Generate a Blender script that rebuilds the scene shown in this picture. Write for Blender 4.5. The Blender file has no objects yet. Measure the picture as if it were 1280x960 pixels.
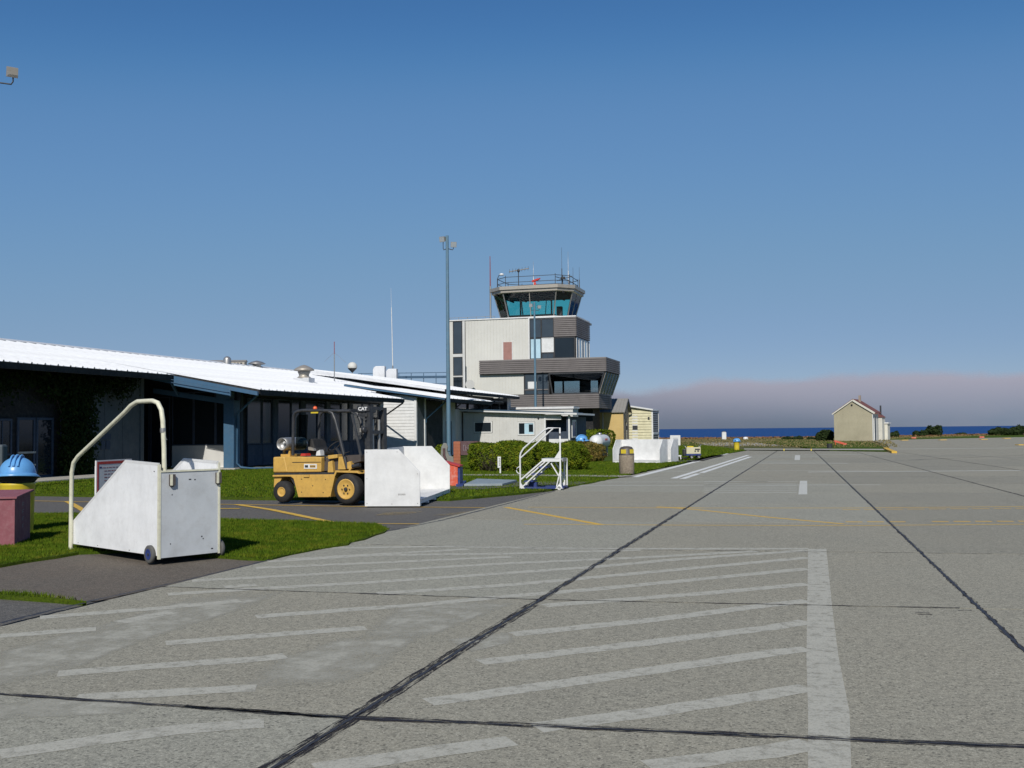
import bpy, bmesh, math, random
import numpy as np
from mathutils import Vector, Matrix
random.seed(7); rng = np.random.default_rng(7)
sc = bpy.context.scene
C = sc.collection
R = math.radians
# ------------------------------------------------------------------ camera
FPX, EYE = 1300.0, 1.65
HEAD, PITCH, ROLL = R(16.3), math.atan(56.4/1300), .0102
_f0 = Vector((-math.sin(HEAD), math.cos(HEAD), 0)); _r0 = Vector((math.cos(HEAD), math.sin(HEAD), 0)); _u0 = Vector((0,0,1))
_f = _f0*math.cos(PITCH)+_u0*math.sin(PITCH); _u1 = _u0*math.cos(PITCH)-_f0*math.sin(PITCH)
_r = _r0*math.cos(ROLL)-_u1*math.sin(ROLL); _u = _u1*math.cos(ROLL)+_r0*math.sin(ROLL)
cam = bpy.data.objects.new('camera', bpy.data.cameras.new('camera')); C.objects.link(cam)
cam.matrix_world = Matrix(((_r.x,_u.x,-_f.x,0),(_r.y,_u.y,-_f.y,0),(_r.z,_u.z,-_f.z,EYE),(0,0,0,1)))
cam.data.sensor_width = 36; cam.data.lens = 36*FPX/1280; cam.data.clip_start = .1; cam.data.clip_end = 60000
sc.camera = cam
def G(px, py, z=0.0):                      # measured spot of the photograph -> point on the ground
    d = _f*FPX + _r*(px-640) + _u*(480-py); t = (z-EYE)/d.z
    return (d.x*t, d.y*t)
def PY(px, py, Y):
    d = _f*FPX + _r*(px-640) + _u*(480-py); t = Y/d.y
    return (d.x*t, EYE+d.z*t)
# ------------------------------------------------------------------ light
SUN_AZ, SUN_EL = R(170.5), R(38.0)
w = bpy.data.worlds.new('World'); sc.world = w; w.use_nodes = True
nt = w.node_tree; nt.nodes.clear()
sky = nt.nodes.new('ShaderNodeTexSky'); sky.sky_type = 'NISHITA'; sky.sun_disc = False
sky.sun_elevation = SUN_EL; sky.sun_rotation = SUN_AZ; sky.altitude = 1500
sky.air_density = 1.0; sky.dust_density = 0; sky.ozone_density = 4
bg = nt.nodes.new('ShaderNodeBackground'); bg.inputs[1].default_value = .075
wo = nt.nodes.new('ShaderNodeOutputWorld')
vm1 = nt.nodes.new('ShaderNodeVectorMath'); vm1.operation = 'SCALE'; vm1.inputs['Scale'].default_value = .075
cv = nt.nodes.new('ShaderNodeRGBCurve')          # film response of the camera to the sky's blue
for ch, pts in ((0, [(.08, .052), (.122, .117), (.423, .262), (1, .5)]), (1, [(.144, .155), (.216, .254), (.597, .385), (1, .55)]), (2, [(.275, .36), (.392, .485), (.694, .545), (1, .75)])):
    c_ = cv.mapping.curves[ch]
    c_.points[0].location = (0, 0); c_.points[1].location = pts[-1]
    for p_ in pts[:-1]: c_.points.new(*p_)
cv.mapping.update()
vm2 = nt.nodes.new('ShaderNodeVectorMath'); vm2.operation = 'SCALE'; vm2.inputs['Scale'].default_value = 1/.075
nt.links.new(sky.outputs[0], vm1.inputs[0]); nt.links.new(vm1.outputs[0], cv.inputs[1]); nt.links.new(cv.outputs[0], vm2.inputs[0]); nt.links.new(vm2.outputs[0], bg.inputs[0])
nt.links.new(bg.outputs[0], wo.inputs[0])
sl = bpy.data.lights.new('sun', 'SUN'); sl.energy = 4.3; sl.angle = R(.53); sl.color = (1, .955, .88)
so = bpy.data.objects.new('sun', sl); C.objects.link(so)
sd = Vector((math.sin(SUN_AZ)*math.cos(SUN_EL), math.cos(SUN_AZ)*math.cos(SUN_EL), math.sin(SUN_EL)))
so.rotation_euler = sd.to_track_quat('Z', 'Y').to_euler(); so.location = (10, -40, 60)
sc.view_settings.view_transform = 'Standard'; sc.view_settings.look = 'None'
sc.view_settings.exposure = 0; sc.view_settings.gamma = 1
sc.cycles.max_bounces = 8; sc.cycles.transparent_max_bounces = 16
# ------------------------------------------------------------------ materials
def sr(r, g, b):
    f = lambda c: (c/255/12.92) if c/255 <= .04045 else ((c/255+.055)/1.055)**2.4
    return (f(r), f(g), f(b))
class NT:
    def __init__(s, name):
        s.m = bpy.data.materials.new(name); s.m.use_nodes = True
        s.t = s.m.node_tree; s.b = s.t.nodes['Principled BSDF']; s.o = s.t.nodes['Material Output']
        s.tc = s.n('ShaderNodeTexCoord')
    def n(s, k, **kw):
        x = s.t.nodes.new(k)
        for a, v in kw.items(): setattr(x, a, v)
        return x
    def l(s, a, b): s.t.links.new(a, b)
    def coord(s, obj=True, scale=None):
        src = s.tc.outputs['Object'] if obj else s.n('ShaderNodeNewGeometry').outputs['Position']
        if scale is None: return src
        mp = s.n('ShaderNodeMapping'); mp.inputs['Scale'].default_value = scale; s.l(src, mp.inputs[0]); return mp.outputs[0]
    def noise(s, sc_, det=4, rough=.55, world=False, scale=None, dist=0):
        x = s.n('ShaderNodeTexNoise'); x.inputs['Scale'].default_value = sc_; x.inputs['Detail'].default_value = det
        x.inputs['Roughness'].default_value = rough; x.inputs['Distortion'].default_value = dist
        s.l(s.coord(not world, scale), x.inputs['Vector']); return x.outputs['Fac']
    def ramp(s, fac, stops):
        x = s.n('ShaderNodeValToRGB'); e = x.color_ramp.elements
        while len(e) < len(stops): e.new(.5)
        for i, (p, c) in enumerate(stops):
            e[i].position = p; e[i].color = (c, c, c, 1) if isinstance(c, (int, float)) else (*c[:3], 1)
        s.l(fac, x.inputs[0]); return x.outputs[0]
    def mix(s, a, b, fac, mode='MIX'):
        x = s.n('ShaderNodeMix', data_type='RGBA', blend_type=mode)
        for v, i in ((fac, 0), (a, 6), (b, 7)):
            if hasattr(v, 'links'): s.l(v, x.inputs[i])
            elif isinstance(v, (int, float)) and i == 0: x.inputs[0].default_value = v
            else:
                if isinstance(v, (int, float)): v = (v, v, v)
                x.inputs[i].default_value = (*v[:3], 1)
        return x.outputs[2]
    def bump(s, h, strength=.3, dist=.01):
        x = s.n('ShaderNodeBump'); x.inputs['Strength'].default_value = strength; x.inputs['Distance'].default_value = dist
        s.l(h, x.inputs['Height']); s.l(x.outputs[0], s.b.inputs['Normal'])
    def col(s, c):
        if hasattr(c, 'links'): s.l(c, s.b.inputs['Base Color'])
        else: s.b.inputs['Base Color'].default_value = (*c, 1)
    def set(s, rough=.7, metal=0, spec=.5):
        s.b.inputs['Roughness'].default_value = rough; s.b.inputs['Metallic'].default_value = metal
        s.b.inputs['Specular IOR Level'].default_value = spec; return s.m
def paint(name, c, rough=.5, wear=.15, dirt=(.25,.22,.18), sc_=2.5, metal=0, spec=.5, streak=False, chips=None):
    s = NT(name)
    n1 = s.noise(sc_, 6, .65, scale=(1, 1, .25) if streak else None)
    c1 = s.mix(c, tuple(.78*x for x in c), s.ramp(n1, [(.35, 0), (.75, 1)]))
    n2 = s.noise(sc_*3.3, 8, .7)
    c2 = s.mix(c1, dirt, s.mix(0, wear, s.ramp(n2, [(.48, 0), (.72, 1)])))
    if chips:
        n3 = s.noise(sc_*9, 3, .6)
        c2 = s.mix(c2, chips, s.ramp(n3, [(.775, 0), (.79, 1)]))
    s.col(c2); s.bump(n2, .12, .004)
    rr = s.ramp(n1, [(.3, max(0, rough-.08)), (.7, min(1, rough+.12))]); s.set(rough, metal, spec); s.l(rr, s.b.inputs['Roughness'])
    return s.m
M = {}
# concrete apron: exposed aggregate, stains
def concrete(name, base, warm, speck=.85, big=.5):
    s = NT(name)
    a = s.mix(base, warm, s.ramp(s.noise(.35, 5, .6, True), [(.3, 0), (.7, 1)]))
    a = s.mix(a, tuple(.72*x for x in base), s.mix(0, big, s.ramp(s.noise(1.4, 7, .7, True, dist=.6), [(.45, 0), (.8, 1)])))
    a = s.mix(a, tuple(.55*x for x in base), s.mix(0, .5, s.ramp(s.noise(.8, 8, .75, True, scale=(1.8, .35, 1)), [(.56, 0), (.76, 1)])))
    a = s.mix(a, tuple(.62*x for x in base), s.mix(0, .55, s.ramp(s.noise(13, 6, .8, True), [(.42, 1), (.56, 0)])))
    a = s.mix(a, tuple(min(1, 1.35*x) for x in base), s.mix(0, .5, s.ramp(s.noise(17, 6, .8, True), [(.50, 0), (.62, 1)])))
    fine = s.noise(34, 5, .8, True)
    a = s.mix(a, tuple(.33*x for x in base), s.mix(0, speck, s.ramp(fine, [(.33, 1), (.46, 0)])))
    a = s.mix(a, (.62, .58, .46), s.mix(0, speck*.8, s.ramp(s.noise(62, 3, .7, True), [(.55, 0), (.68, 1)])))
    a = s.mix(a, tuple(.30*x for x in base), s.mix(0, speck*1.2, s.ramp(s.noise(75, 3, .75, True), [(.33, 1), (.45, 0)])))
    v = s.n('ShaderNodeTexVoronoi'); v.inputs['Scale'].default_value = 24; s.l(s.coord(False), v.inputs['Vector'])
    a = s.mix(a, tuple(.28*x for x in base), s.mix(0, .8*speck, s.ramp(v.outputs['Distance'], [(.16, 1), (.26, 0)])))
    s.col(a); s.bump(fine, .35, .006); return s.set(.88, spec=.25)
M['concrete'] = concrete('apron_concrete', (.298, .282, .222), (.34, .312, .236))
M['concrete_b'] = concrete('apron_concrete_pale', (.315, .305, .248), (.35, .335, .262))
M['concrete_c'] = concrete('apron_concrete_dull', (.270, .257, .205), (.302, .28, .214))
M['walk'] = concrete('walkway_concrete', (.40, .38, .33), (.44, .41, .36), .25)
M['asphalt'] = concrete('asphalt', (.105, .10, .095), (.125, .115, .10), .45, .5)
M['asphalt_pad'] = concrete('old_asphalt_pad', (.115, .10, .082), (.15, .115, .085), .45, .6)
def scraped(name, c, lo, hi, sc_=9):      # worn paint: the ground shows through
    s = NT(name)
    n = s.noise(sc_, 8, .75, True); n2 = s.noise(55, 3, .7, True)
    s.col(s.mix(c, tuple(.86*x for x in c), s.noise(3, 4, .6, True)))
    a = s.n('ShaderNodeMath', operation='MULTIPLY'); s.l(s.ramp(n, [(lo, 0), (hi, 1)]), a.inputs[0]); s.l(s.ramp(n2, [(.34, .7), (.5, 1)]), a.inputs[1])
    if name == 'scrubbed_concrete':
        at = s.n('ShaderNodeAttribute', attribute_name='fade'); b2 = s.n('ShaderNodeMath', operation='MULTIPLY'); s.l(a.outputs[0], b2.inputs[0]); s.l(at.outputs['Fac'], b2.inputs[1]); a = b2
    s.l(a.outputs[0], s.b.inputs['Alpha']); return s.set(.85, spec=.2)
M['faded_white'] = scraped('faded_white_paint', (.455, .44, .37), .20, .50)
M['ghost'] = scraped('scrubbed_concrete', (.425, .41, .34), .30, .60, 3.0)
M['far_white'] = scraped('distant_white_paint', (.56, .555, .50), .05, .35)
M['worn_yellow'] = scraped('almost_gone_yellow_paint', (.42, .30, .10), .46, .70)
M['line_white'] = scraped('white_line_paint', (.72, .72, .68), .2, .42)
M['line_yellow'] = scraped('yellow_line_paint', (.66, .42, .08), .15, .42)
M['line_yellow_thin'] = scraped('thin_yellow_line_paint', (.60, .40, .10), .14, .42)
s = NT('joint_tar'); s.col(s.mix((.018, .017, .02), (.05, .047, .05), s.noise(12, 5, .7, True))); s.bump(s.noise(30, 3, .6, True), .5, .01); M['tar'] = s.set(.6)
s = NT('torn_tar'); s.col(s.mix((.014, .012, .016), (.04, .037, .04), s.noise(14, 5, .7, True))); s.b.inputs['Specular IOR Level'].default_value = .15; s.bump(s.noise(30, 3, .6, True), .5, .01)
aa = s.n('ShaderNodeMath', operation='MAXIMUM'); s.l(s.ramp(s.noise(9, 8, .8, True, scale=(6.5, .32, 1)), [(.47, 0), (.53, 1)]), aa.inputs[0]); s.l(s.ramp(s.noise(1.3, 3, .6, True), [(.60, 0), (.66, 1)]), aa.inputs[1])
s.l(aa.outputs[0], s.b.inputs['Alpha']); M['tar_torn'] = s.set(.85, spec=.15)
s = NT('torn_cross_tar'); s.col(s.mix((.014, .012, .016), (.04, .037, .04), s.noise(14, 5, .7, True))); s.b.inputs['Specular IOR Level'].default_value = .15
aa = s.n('ShaderNodeMath', operation='MAXIMUM'); s.l(s.ramp(s.noise(9, 8, .8, True, scale=(.32, 6.5, 1)), [(.47, 0), (.53, 1)]), aa.inputs[0]); s.l(s.ramp(s.noise(1.3, 3, .6, True), [(.60, 0), (.66, 1)]), aa.inputs[1])
s.l(aa.outputs[0], s.b.inputs['Alpha']); M['tar_cross'] = s.set(.85, spec=.15)
def grassmat(name, stops, sc_=1.2, rough=.8):
    s = NT(name)
    a = s.ramp(s.noise(sc_, 8, .75, True), stops)
    a = s.mix(a, (.10, .095, .04), s.mix(0, .5, s.ramp(s.noise(sc_*.35, 5, .7, True), [(.5, 0), (.72, 1)])))
    a = s.mix(a, 1.0, 0.0)
    f = s.noise(38, 4, .8, True)
    a = s.mix(a, (.02, .035, .008), s.mix(0, .6, s.ramp(f, [(.38, 1), (.55, 0)])))
    s.col(a); s.bump(f, .8, .03); return s.set(rough, spec=.05)
M['lawn'] = grassmat('lawn_turf', [(.25, (.035, .065, .004)), (.5, (.065, .105, .006)), (.75, (.105, .13, .012))])
M['field'] = grassmat('dry_field', [(.3, (.075, .095, .03)), (.5, (.13, .125, .05)), (.7, (.22, .20, .13))], .12)
def leafmat(name, stops, sc_=9):
    s = NT(name); s.col(s.ramp(s.noise(sc_, 3, .7, True), stops)); s.set(.75, spec=.06)
    s.b.inputs['Subsurface Weight'].default_value = 0; return s.m
M['blade'] = leafmat('grass_blade', [(.3, (.036, .068, .004)), (.5, (.072, .118, .007)), (.7, (.135, .142, .014))], 3)
M['drygrass'] = leafmat('dry_grass_blade', [(.3, (.08, .09, .03)), (.5, (.19, .16, .07)), (.7, (.30, .22, .10))], 1)
M['hedge'] = leafmat('hedge_leaf', [(.32, (.03, .055, .004)), (.5, (.085, .125, .008)), (.68, (.19, .20, .014))], 5)
M['brownhedge'] = leafmat('brown_hedge_leaf', [(.3, (.05, .06, .012)), (.5, (.13, .105, .025)), (.7, (.21, .14, .04))], 4)
M['bush'] = leafmat('dark_bush_leaf', [(.3, (.012, .022, .008)), (.6, (.03, .045, .015))], 3)
M['ivy'] = leafmat('ivy_leaf', [(.3, (.006, .012, .003)), (.6, (.02, .034, .007))], 3)
M['bark'] = paint('bark', (.05, .037, .025), .9)
M['white'] = paint('white_paint', (.84, .845, .84), .45, .16, chips=(.16, .10, .07), sc_=2.2)
M['whitegrey'] = paint('greyer_white_paint', (.52, .54, .55), .5, .22, chips=(.16, .10, .07), sc_=2.2)  # greyer white for the rear panel of the step cart
M['tyre_grey'] = paint('worn_grey_rubber', (.09, .09, .085), .8, .3)
M['whiteclean'] = paint('clean_white_paint', (.70, .70, .685), .45, .10)
M['cream_tube'] = paint('cream_tube_paint', (.70, .68, .52), .4, .35, chips=(.09, .07, .06), sc_=5)
M['roofwhite'] = paint('white_roof_metal', (.68, .69, .70), .45, .20, streak=False, sc_=.6)
M['blue'] = paint('blue_trim_paint', (.046, .118, .205), .55, .12)
M['blue_dark'] = paint('dark_blue_trim_paint', (.045, .10, .17), .6, .12)
M['polesteel'] = paint('blue_grey_pole_paint', (.10, .19, .26), .5, .25)
M['darkwall'] = paint('dark_wall', (.010, .011, .013), .85)  # near-black colour stands in for deep shade
M['shadewall'] = paint('slate_shade_panel', (.075, .095, .105), .7)  # slate tone; on the terminal walls it carries the eave shade
M['slateblue'] = paint('slate_blue_panel', (.035, .055, .09), .7)  # on the second wing this blue paints in the sky-lit shade
M['greywall'] = paint('pale_grey_wall', (.58, .575, .55), .7, .08, sc_=.5)
M['cream'] = paint('cream_tower_cladding', (.60, .59, .54), .7, .06, sc_=.15)
M['siding_brown'] = paint('grey_brown_siding', (.165, .147, .142), .65, .2, sc_=1)
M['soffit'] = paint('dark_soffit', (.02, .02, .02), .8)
M['glass_dark'] = None
def glassy(name, c, rough=.08, spec=.5):
    s = NT(name); s.col(s.mix(c, tuple(1.8*x for x in c), s.noise(.8, 3, .6))); return s.set(rough, spec=spec)
M['glass_dark'] = glassy('dark_window_glass', (.010, .014, .018))
M['glass_slate'] = glassy('slate_window_glass', (.03, .04, .05), .12)
M['glass_sky'] = glassy('pale_sky_glass', (.30, .42, .48), .1)  # sky seen in the panes is put into their base colour
M['glass_olive'] = glassy('olive_glass', (.10, .12, .03), .15)
def clearglass(name, tint, refl=.12):
    s = NT(name); t = s.n('ShaderNodeBsdfTransparent'); t.inputs[0].default_value = (*tint, 1)
    g = s.n('ShaderNodeBsdfGlossy'); g.inputs['Roughness'].default_value = .03
    fr = s.n('ShaderNodeFresnel'); fr.inputs[0].default_value = 1.5
    mx = s.n('ShaderNodeMixShader'); s.l(fr.outputs[0], mx.inputs[0]); s.l(t.outputs[0], mx.inputs[1]); s.l(g.outputs[0], mx.inputs[2])
    s.l(mx.outputs[0], s.o.inputs[0]); return s.m
M['glass_teal'] = clearglass('teal_cab_glass', (.40, .88, .82))
M['glass_tint'] = clearglass('tinted_room_glass', (.55, .62, .62))
M['glass_clear'] = clearglass('clear_glass', (.80, .84, .84))
M['metal'] = paint('galvanised_metal', (.42, .41, .39), .4, .3, metal=.7)
M['metalwarm'] = paint('weathered_vent_metal', (.42, .38, .32), .45, .35, metal=.4)
M['darkmetal'] = paint('dark_metal', (.03, .032, .036), .45)
M['black'] = paint('black_rubber', (.016, .016, .017), .8, .3, dirt=(.07, .06, .05))
M['red'] = paint('red_paint', (.50, .035, .025), .5, .1)
M['yellow_truck'] = paint('truck_yellow', (.60, .365, .085), .45, .38, dirt=(.20, .12, .045), sc_=3)
M['yellow'] = paint('bright_yellow', (.66, .50, .03), .45, .15)
M['maroon'] = paint('faded_maroon_paint', (.24, .075, .09), .75, .4, dirt=(.33, .20, .20), sc_=4)
M['hatblue'] = paint('blue_plastic', (.13, .36, .68), .28, .08)
M['navy'] = paint('navy_paint', (.02, .04, .17), .5, .2)
M['stonebin'] = concrete('pebble_bin', (.26, .21, .155), (.30, .245, .18), .6)
M['brownlid'] = paint('brown_lid', (.075, .062, .055), .5)
M['ochre'] = paint('ochre_wall', (.56, .40, .155), .7, .12, sc_=.6)
M['taupe'] = paint('taupe_wall', (.30, .24, .19), .7, .12)
M['creamhut'] = paint('pale_yellow_siding', (.60, .56, .37), .65, .12)
M['shedcream'] = paint('cream_shed_siding', (.375, .338, .235), .7, .10, sc_=.7)
M['shedside'] = paint('pale_shed_side', (.62, .60, .52), .7, .1)
M['redroof'] = paint('dark_red_roof', (.17, .055, .045), .8, .2)
M['greyroof'] = paint('grey_metal_roof', (.30, .29, .27), .5, .3, metal=.2)
M['pinkdoor'] = paint('dusty_pink_door', (.34, .17, .14), .6, .15)
M['brick'] = paint('brick_red', (.36, .115, .055), .85, .3, sc_=6)
M['signbrown'] = paint('brown_sign_board', (.10, .05, .055), .7, .2)
M['signgrey'] = paint('grey_sign_letters', (.24, .20, .22), .7, .2)
M['stone'] = paint('grey_monument_stone', (.22, .22, .20), .9, .4, sc_=5)
M['slabgrey'] = paint('blue_grey_steel_deck', (.26, .31, .33), .6, .35)
M['orange'] = paint('orange_plastic', (.75, .12, .03), .5, .15)
M['rusty'] = paint('red_orange_container', (.62, .095, .045), .55, .55, dirt=(.72, .62, .55), sc_=2.5)
M['earth'] = paint('earth', (.06, .045, .03), .95)
M['amber'] = paint('amber_lens', (.85, .12, .02), .25)
M['lens'] = glassy('lamp_lens', (.22, .24, .25), .15)
s = NT('sea_water'); n = s.noise(.02, 8, .7, True, scale=(1, 2.2, 1)); s.col(s.mix((.010, .050, .175), (.018, .066, .21), n)); s.bump(s.noise(.35, 6, .75, True), .9, .6); M['sea'] = s.set(.55, spec=.08)
# fog bank: dense at the foot, soft at its crest
s = NT('fog')
sep = s.n('ShaderNodeSeparateXYZ'); s.l(s.n('ShaderNodeNewGeometry').outputs['Position'], sep.inputs[0])
nn = s.noise(.0011, 6, .62, True, scale=(1, 1, 1.6)); nn2 = s.noise(.0002, 2, .5, True, scale=(1, 1, .1))
m1 = s.n('ShaderNodeMath', operation='MULTIPLY_ADD'); s.l(nn, m1.inputs[0]); m1.inputs[1].default_value = 210; s.l(sep.outputs[2], m1.inputs[2])
fx = s.n('ShaderNodeMapRange'); fx.interpolation_type = 'SMOOTHSTEP'; s.l(sep.outputs[0], fx.inputs[0]); fx.inputs[1].default_value = -1500; fx.inputs[2].default_value = -800; fx.inputs[3].default_value = 95; fx.inputs[4].default_value = 0
m3 = s.n('ShaderNodeMath', operation='ADD'); s.l(m1.outputs[0], m3.inputs[0]); s.l(fx.outputs[0], m3.inputs[1])
m2 = s.n('ShaderNodeMapRange'); m2.interpolation_type = 'SMOOTHSTEP'; s.l(m3.outputs[0], m2.inputs[0])
m2.inputs[1].default_value = 470; m2.inputs[2].default_value = 575; m2.inputs[3].default_value = 1; m2.inputs[4].default_value = 0
s.l(m2.outputs[0], s.b.inputs['Alpha'])
hz = s.n('ShaderNodeMapRange'); s.l(sep.outputs[2], hz.inputs[0]); hz.inputs[1].default_value = 40; hz.inputs[2].default_value = 380
s.col(s.mix(s.ramp(nn, [(.3, (.145, .178, .222)), (.7, (.175, .193, .232))]), (.255, .25, .29), hz.outputs[0])); M['fog'] = s.set(1, spec=0)

# ------------------------------------------------------------------ mesh helpers
class MB:
    def __init__(s): s.v = []; s.f = []; s.sm = []
    def add(s, vs, fs, smooth=False, mat=None):
        k = len(s.v)
        s.v += [tuple(mat @ Vector(v)) if mat is not None else tuple(v) for v in vs]
        s.f += [tuple(i+k for i in f) for f in fs]; s.sm += [smooth]*len(fs); return s
    def box(s, x0, x1, y0, y1, z0, z1, mat=None):
        x0, x1 = sorted((x0, x1)); y0, y1 = sorted((y0, y1)); z0, z1 = sorted((z0, z1))
        return s.add([(x0,y0,z0),(x1,y0,z0),(x1,y1,z0),(x0,y1,z0),(x0,y0,z1),(x1,y0,z1),(x1,y1,z1),(x0,y1,z1)],
              [(0,3,2,1),(4,5,6,7),(0,1,5,4),(1,2,6,5),(2,3,7,6),(3,0,4,7)], mat=mat)
    def prism(s, poly, vec, mat=None):     # poly: 3D points, extruded by vec
        n = len(poly); vec = Vector(vec); p = [Vector(q) for q in poly]
        nrm = Vector((0, 0, 0))
        for i in range(n): nrm += p[i].cross(p[(i+1) % n])
        if nrm.dot(vec) < 0: p.reverse()
        vs = p+[q+vec for q in p]
        return s.add(vs, [tuple(reversed(range(n))), tuple(range(n, 2*n))]+[(i, (i+1) % n, n+(i+1) % n, n+i) for i in range(n)], mat=mat)
    def bar(s, a, b, w=.05, h=.05, up=(0,0,1)):
        a = Vector(a); b = Vector(b); d = (b-a).normalized(); up = Vector(up)
        if abs(d.dot(up)) > .98: up = Vector((0, 1, 0))
        x = d.cross(up).normalized()*w/2; z = x.cross(d).normalized()*h/2
        return s.prism([a-x-z, a+x-z, a+x+z, a-x+z], b-a)
    def tube(s, pts, r, n=10, caps=True):
        pts = [Vector(p) for p in pts]; rs = r if isinstance(r, (list, tuple)) else [r]*len(pts)
        d0 = (pts[1]-pts[0]).normalized(); ref = Vector((0,0,1)) if abs(d0.z) < .9 else Vector((0,1,0))
        vs = []
        for i, p in enumerate(pts):
            d = (pts[min(i+1, len(pts)-1)]-pts[max(i-1, 0)]).normalized()
            x = d.cross(ref)
            x = x.normalized() if x.length > 1e-4 else Vector((1,0,0)); y = d.cross(x).normalized()
            vs += [p+(x*math.cos(2*math.pi*k/n)+y*math.sin(2*math.pi*k/n))*rs[i] for k in range(n)]
        fs = [(i*n+k, i*n+(k+1) % n, (i+1)*n+(k+1) % n, (i+1)*n+k) for i in range(len(pts)-1) for k in range(n)]
        s.add(vs, fs, True)
        if caps: s.add(vs, [tuple(range(n-1, -1, -1)), tuple((len(pts)-1)*n+k for k in range(n))])
        return s
    def lathe(s, prof, n=24, mat=None, smooth=True, caps=True):   # prof (r, z)
        vs = [(r*math.cos(2*math.pi*k/n), r*math.sin(2*math.pi*k/n), z) for r, z in prof for k in range(n)]
        fs = [(i*n+k, i*n+(k+1) % n, (i+1)*n+(k+1) % n, (i+1)*n+k) for i in range(len(prof)-1) for k in range(n)]
        s.add(vs, fs, smooth, mat)
        if not caps: return s
        s.add([vs[k] for k in range(n)], [tuple(range(n-1, -1, -1))], False, mat)
        s.add([vs[(len(prof)-1)*n+k] for k in range(n)], [tuple(range(n))], False, mat); return s
    def build(s, name, mat, parent=None, off=None, bevel=0, **pr):
        me = bpy.data.meshes.new(name)
        vs = s.v if off is None else [(a-off[0], b-off[1], c-off[2]) for a, b, c in s.v]
        me.from_pydata(vs, [], s.f); me.polygons.foreach_set('use_smooth', s.sm); me.update()
        return link(name, me, mat, parent, bevel, **pr)
def link(name, me, mat, parent=None, bevel=0, **pr):
    o = bpy.data.objects.new(name, me); C.objects.link(o)
    if mat is not None and not me.materials: me.materials.append(M[mat] if isinstance(mat, str) else mat)
    if parent is not None: o.parent = parent
    if bevel:
        b = o.modifiers.new('bevel', 'BEVEL'); b.width = bevel; b.segments = 2; b.limit_method = 'ANGLE'; b.angle_limit = R(40)
    for k, v in pr.items(): o[k] = v
    return o
def thing(name, label, cat, loc=(0,0,0), rz=0, group=None):
    o = bpy.data.objects.new(name, None); C.objects.link(o); o.location = loc; o.rotation_euler = (0,0,rz)
    o['label'] = label; o['category'] = cat
    if group: o['group'] = group
    return o
def tag(o, label, cat, group=None):
    o['label'] = label; o['category'] = cat
    if group: o['group'] = group
    return o
def copy_tree(o, parent=None):
    kids = [c for c in bpy.data.objects if c.parent == o]
    c = o.copy(); C.objects.link(c); c.parent = parent
    for k in kids: copy_tree(k, c)
    return c
def cyl(a, b, r, n=16, r2=None): return MB().tube([a, b], [r, r if r2 is None else r2], n)
def lap(mb, p0, p1, z0, z1, pitch=.2, out=.02, nrm=None):     # horizontal lap siding between two plan points
    p0 = Vector((*p0, 0)); p1 = Vector((*p1, 0)); d = p1-p0
    n = Vector((d.y, -d.x, 0)).normalized() if nrm is None else Vector((*nrm, 0))
    k = max(1, round((z1-z0)/pitch)); h = (z1-z0)/k
    for i in range(k):
        a = z0+i*h; b = a+h
        q = [p0+Vector((0,0,a))+n*out, p1+Vector((0,0,a))+n*out, p1+Vector((0,0,b)), p0+Vector((0,0,b))]
        mb.add(q, [(0,1,2,3)]); mb.add([q[0]-n*out, q[1]-n*out, q[1], q[0]], [(0,1,2,3)])
def boards(mb, p0, p1, z0, z1, pitch=.2, gap=.042, dep=.05):     # horizontal boards with open dark joints
    p0 = Vector((*p0, 0)); p1 = Vector((*p1, 0)); d = (p1-p0).normalized(); n = Vector((d.y, -d.x, 0)); k = max(1, round((z1-z0)/pitch)); h = (z1-z0)/k
    for i in range(k):
        a = Vector((0,0,z0+i*h+gap)); mb.prism([p0+a, p1+a, p1+n*dep+a, p0+n*dep+a], (0,0,h-gap))
def ribs(mb, p0, p1, z0, z1, pitch=.3, gap=.03, dep=.02):     # wall of vertical boards with recessed joints
    p0 = Vector((*p0, 0)); p1 = Vector((*p1, 0)); d = p1-p0; L = d.length; d.normalize()
    n = Vector((d.y, -d.x, 0)); k = max(1, round(L/pitch)); h = L/k
    q_ = [p0+n*.004, p0+d*L+n*.004]; mb.add([q_[0]+Vector((0,0,z0)), q_[1]+Vector((0,0,z0)), q_[1]+Vector((0,0,z1)), q_[0]+Vector((0,0,z1))], [(0,1,2,3)])
    for i in range(k):
        a = p0+d*(i*h+gap/2); b = p0+d*((i+1)*h-gap/2)
        mb.prism([a+Vector((0,0,z0)), b+Vector((0,0,z0)), b+n*dep+Vector((0,0,z0)), a+n*dep+Vector((0,0,z0))], (0,0,z1-z0))
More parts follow.
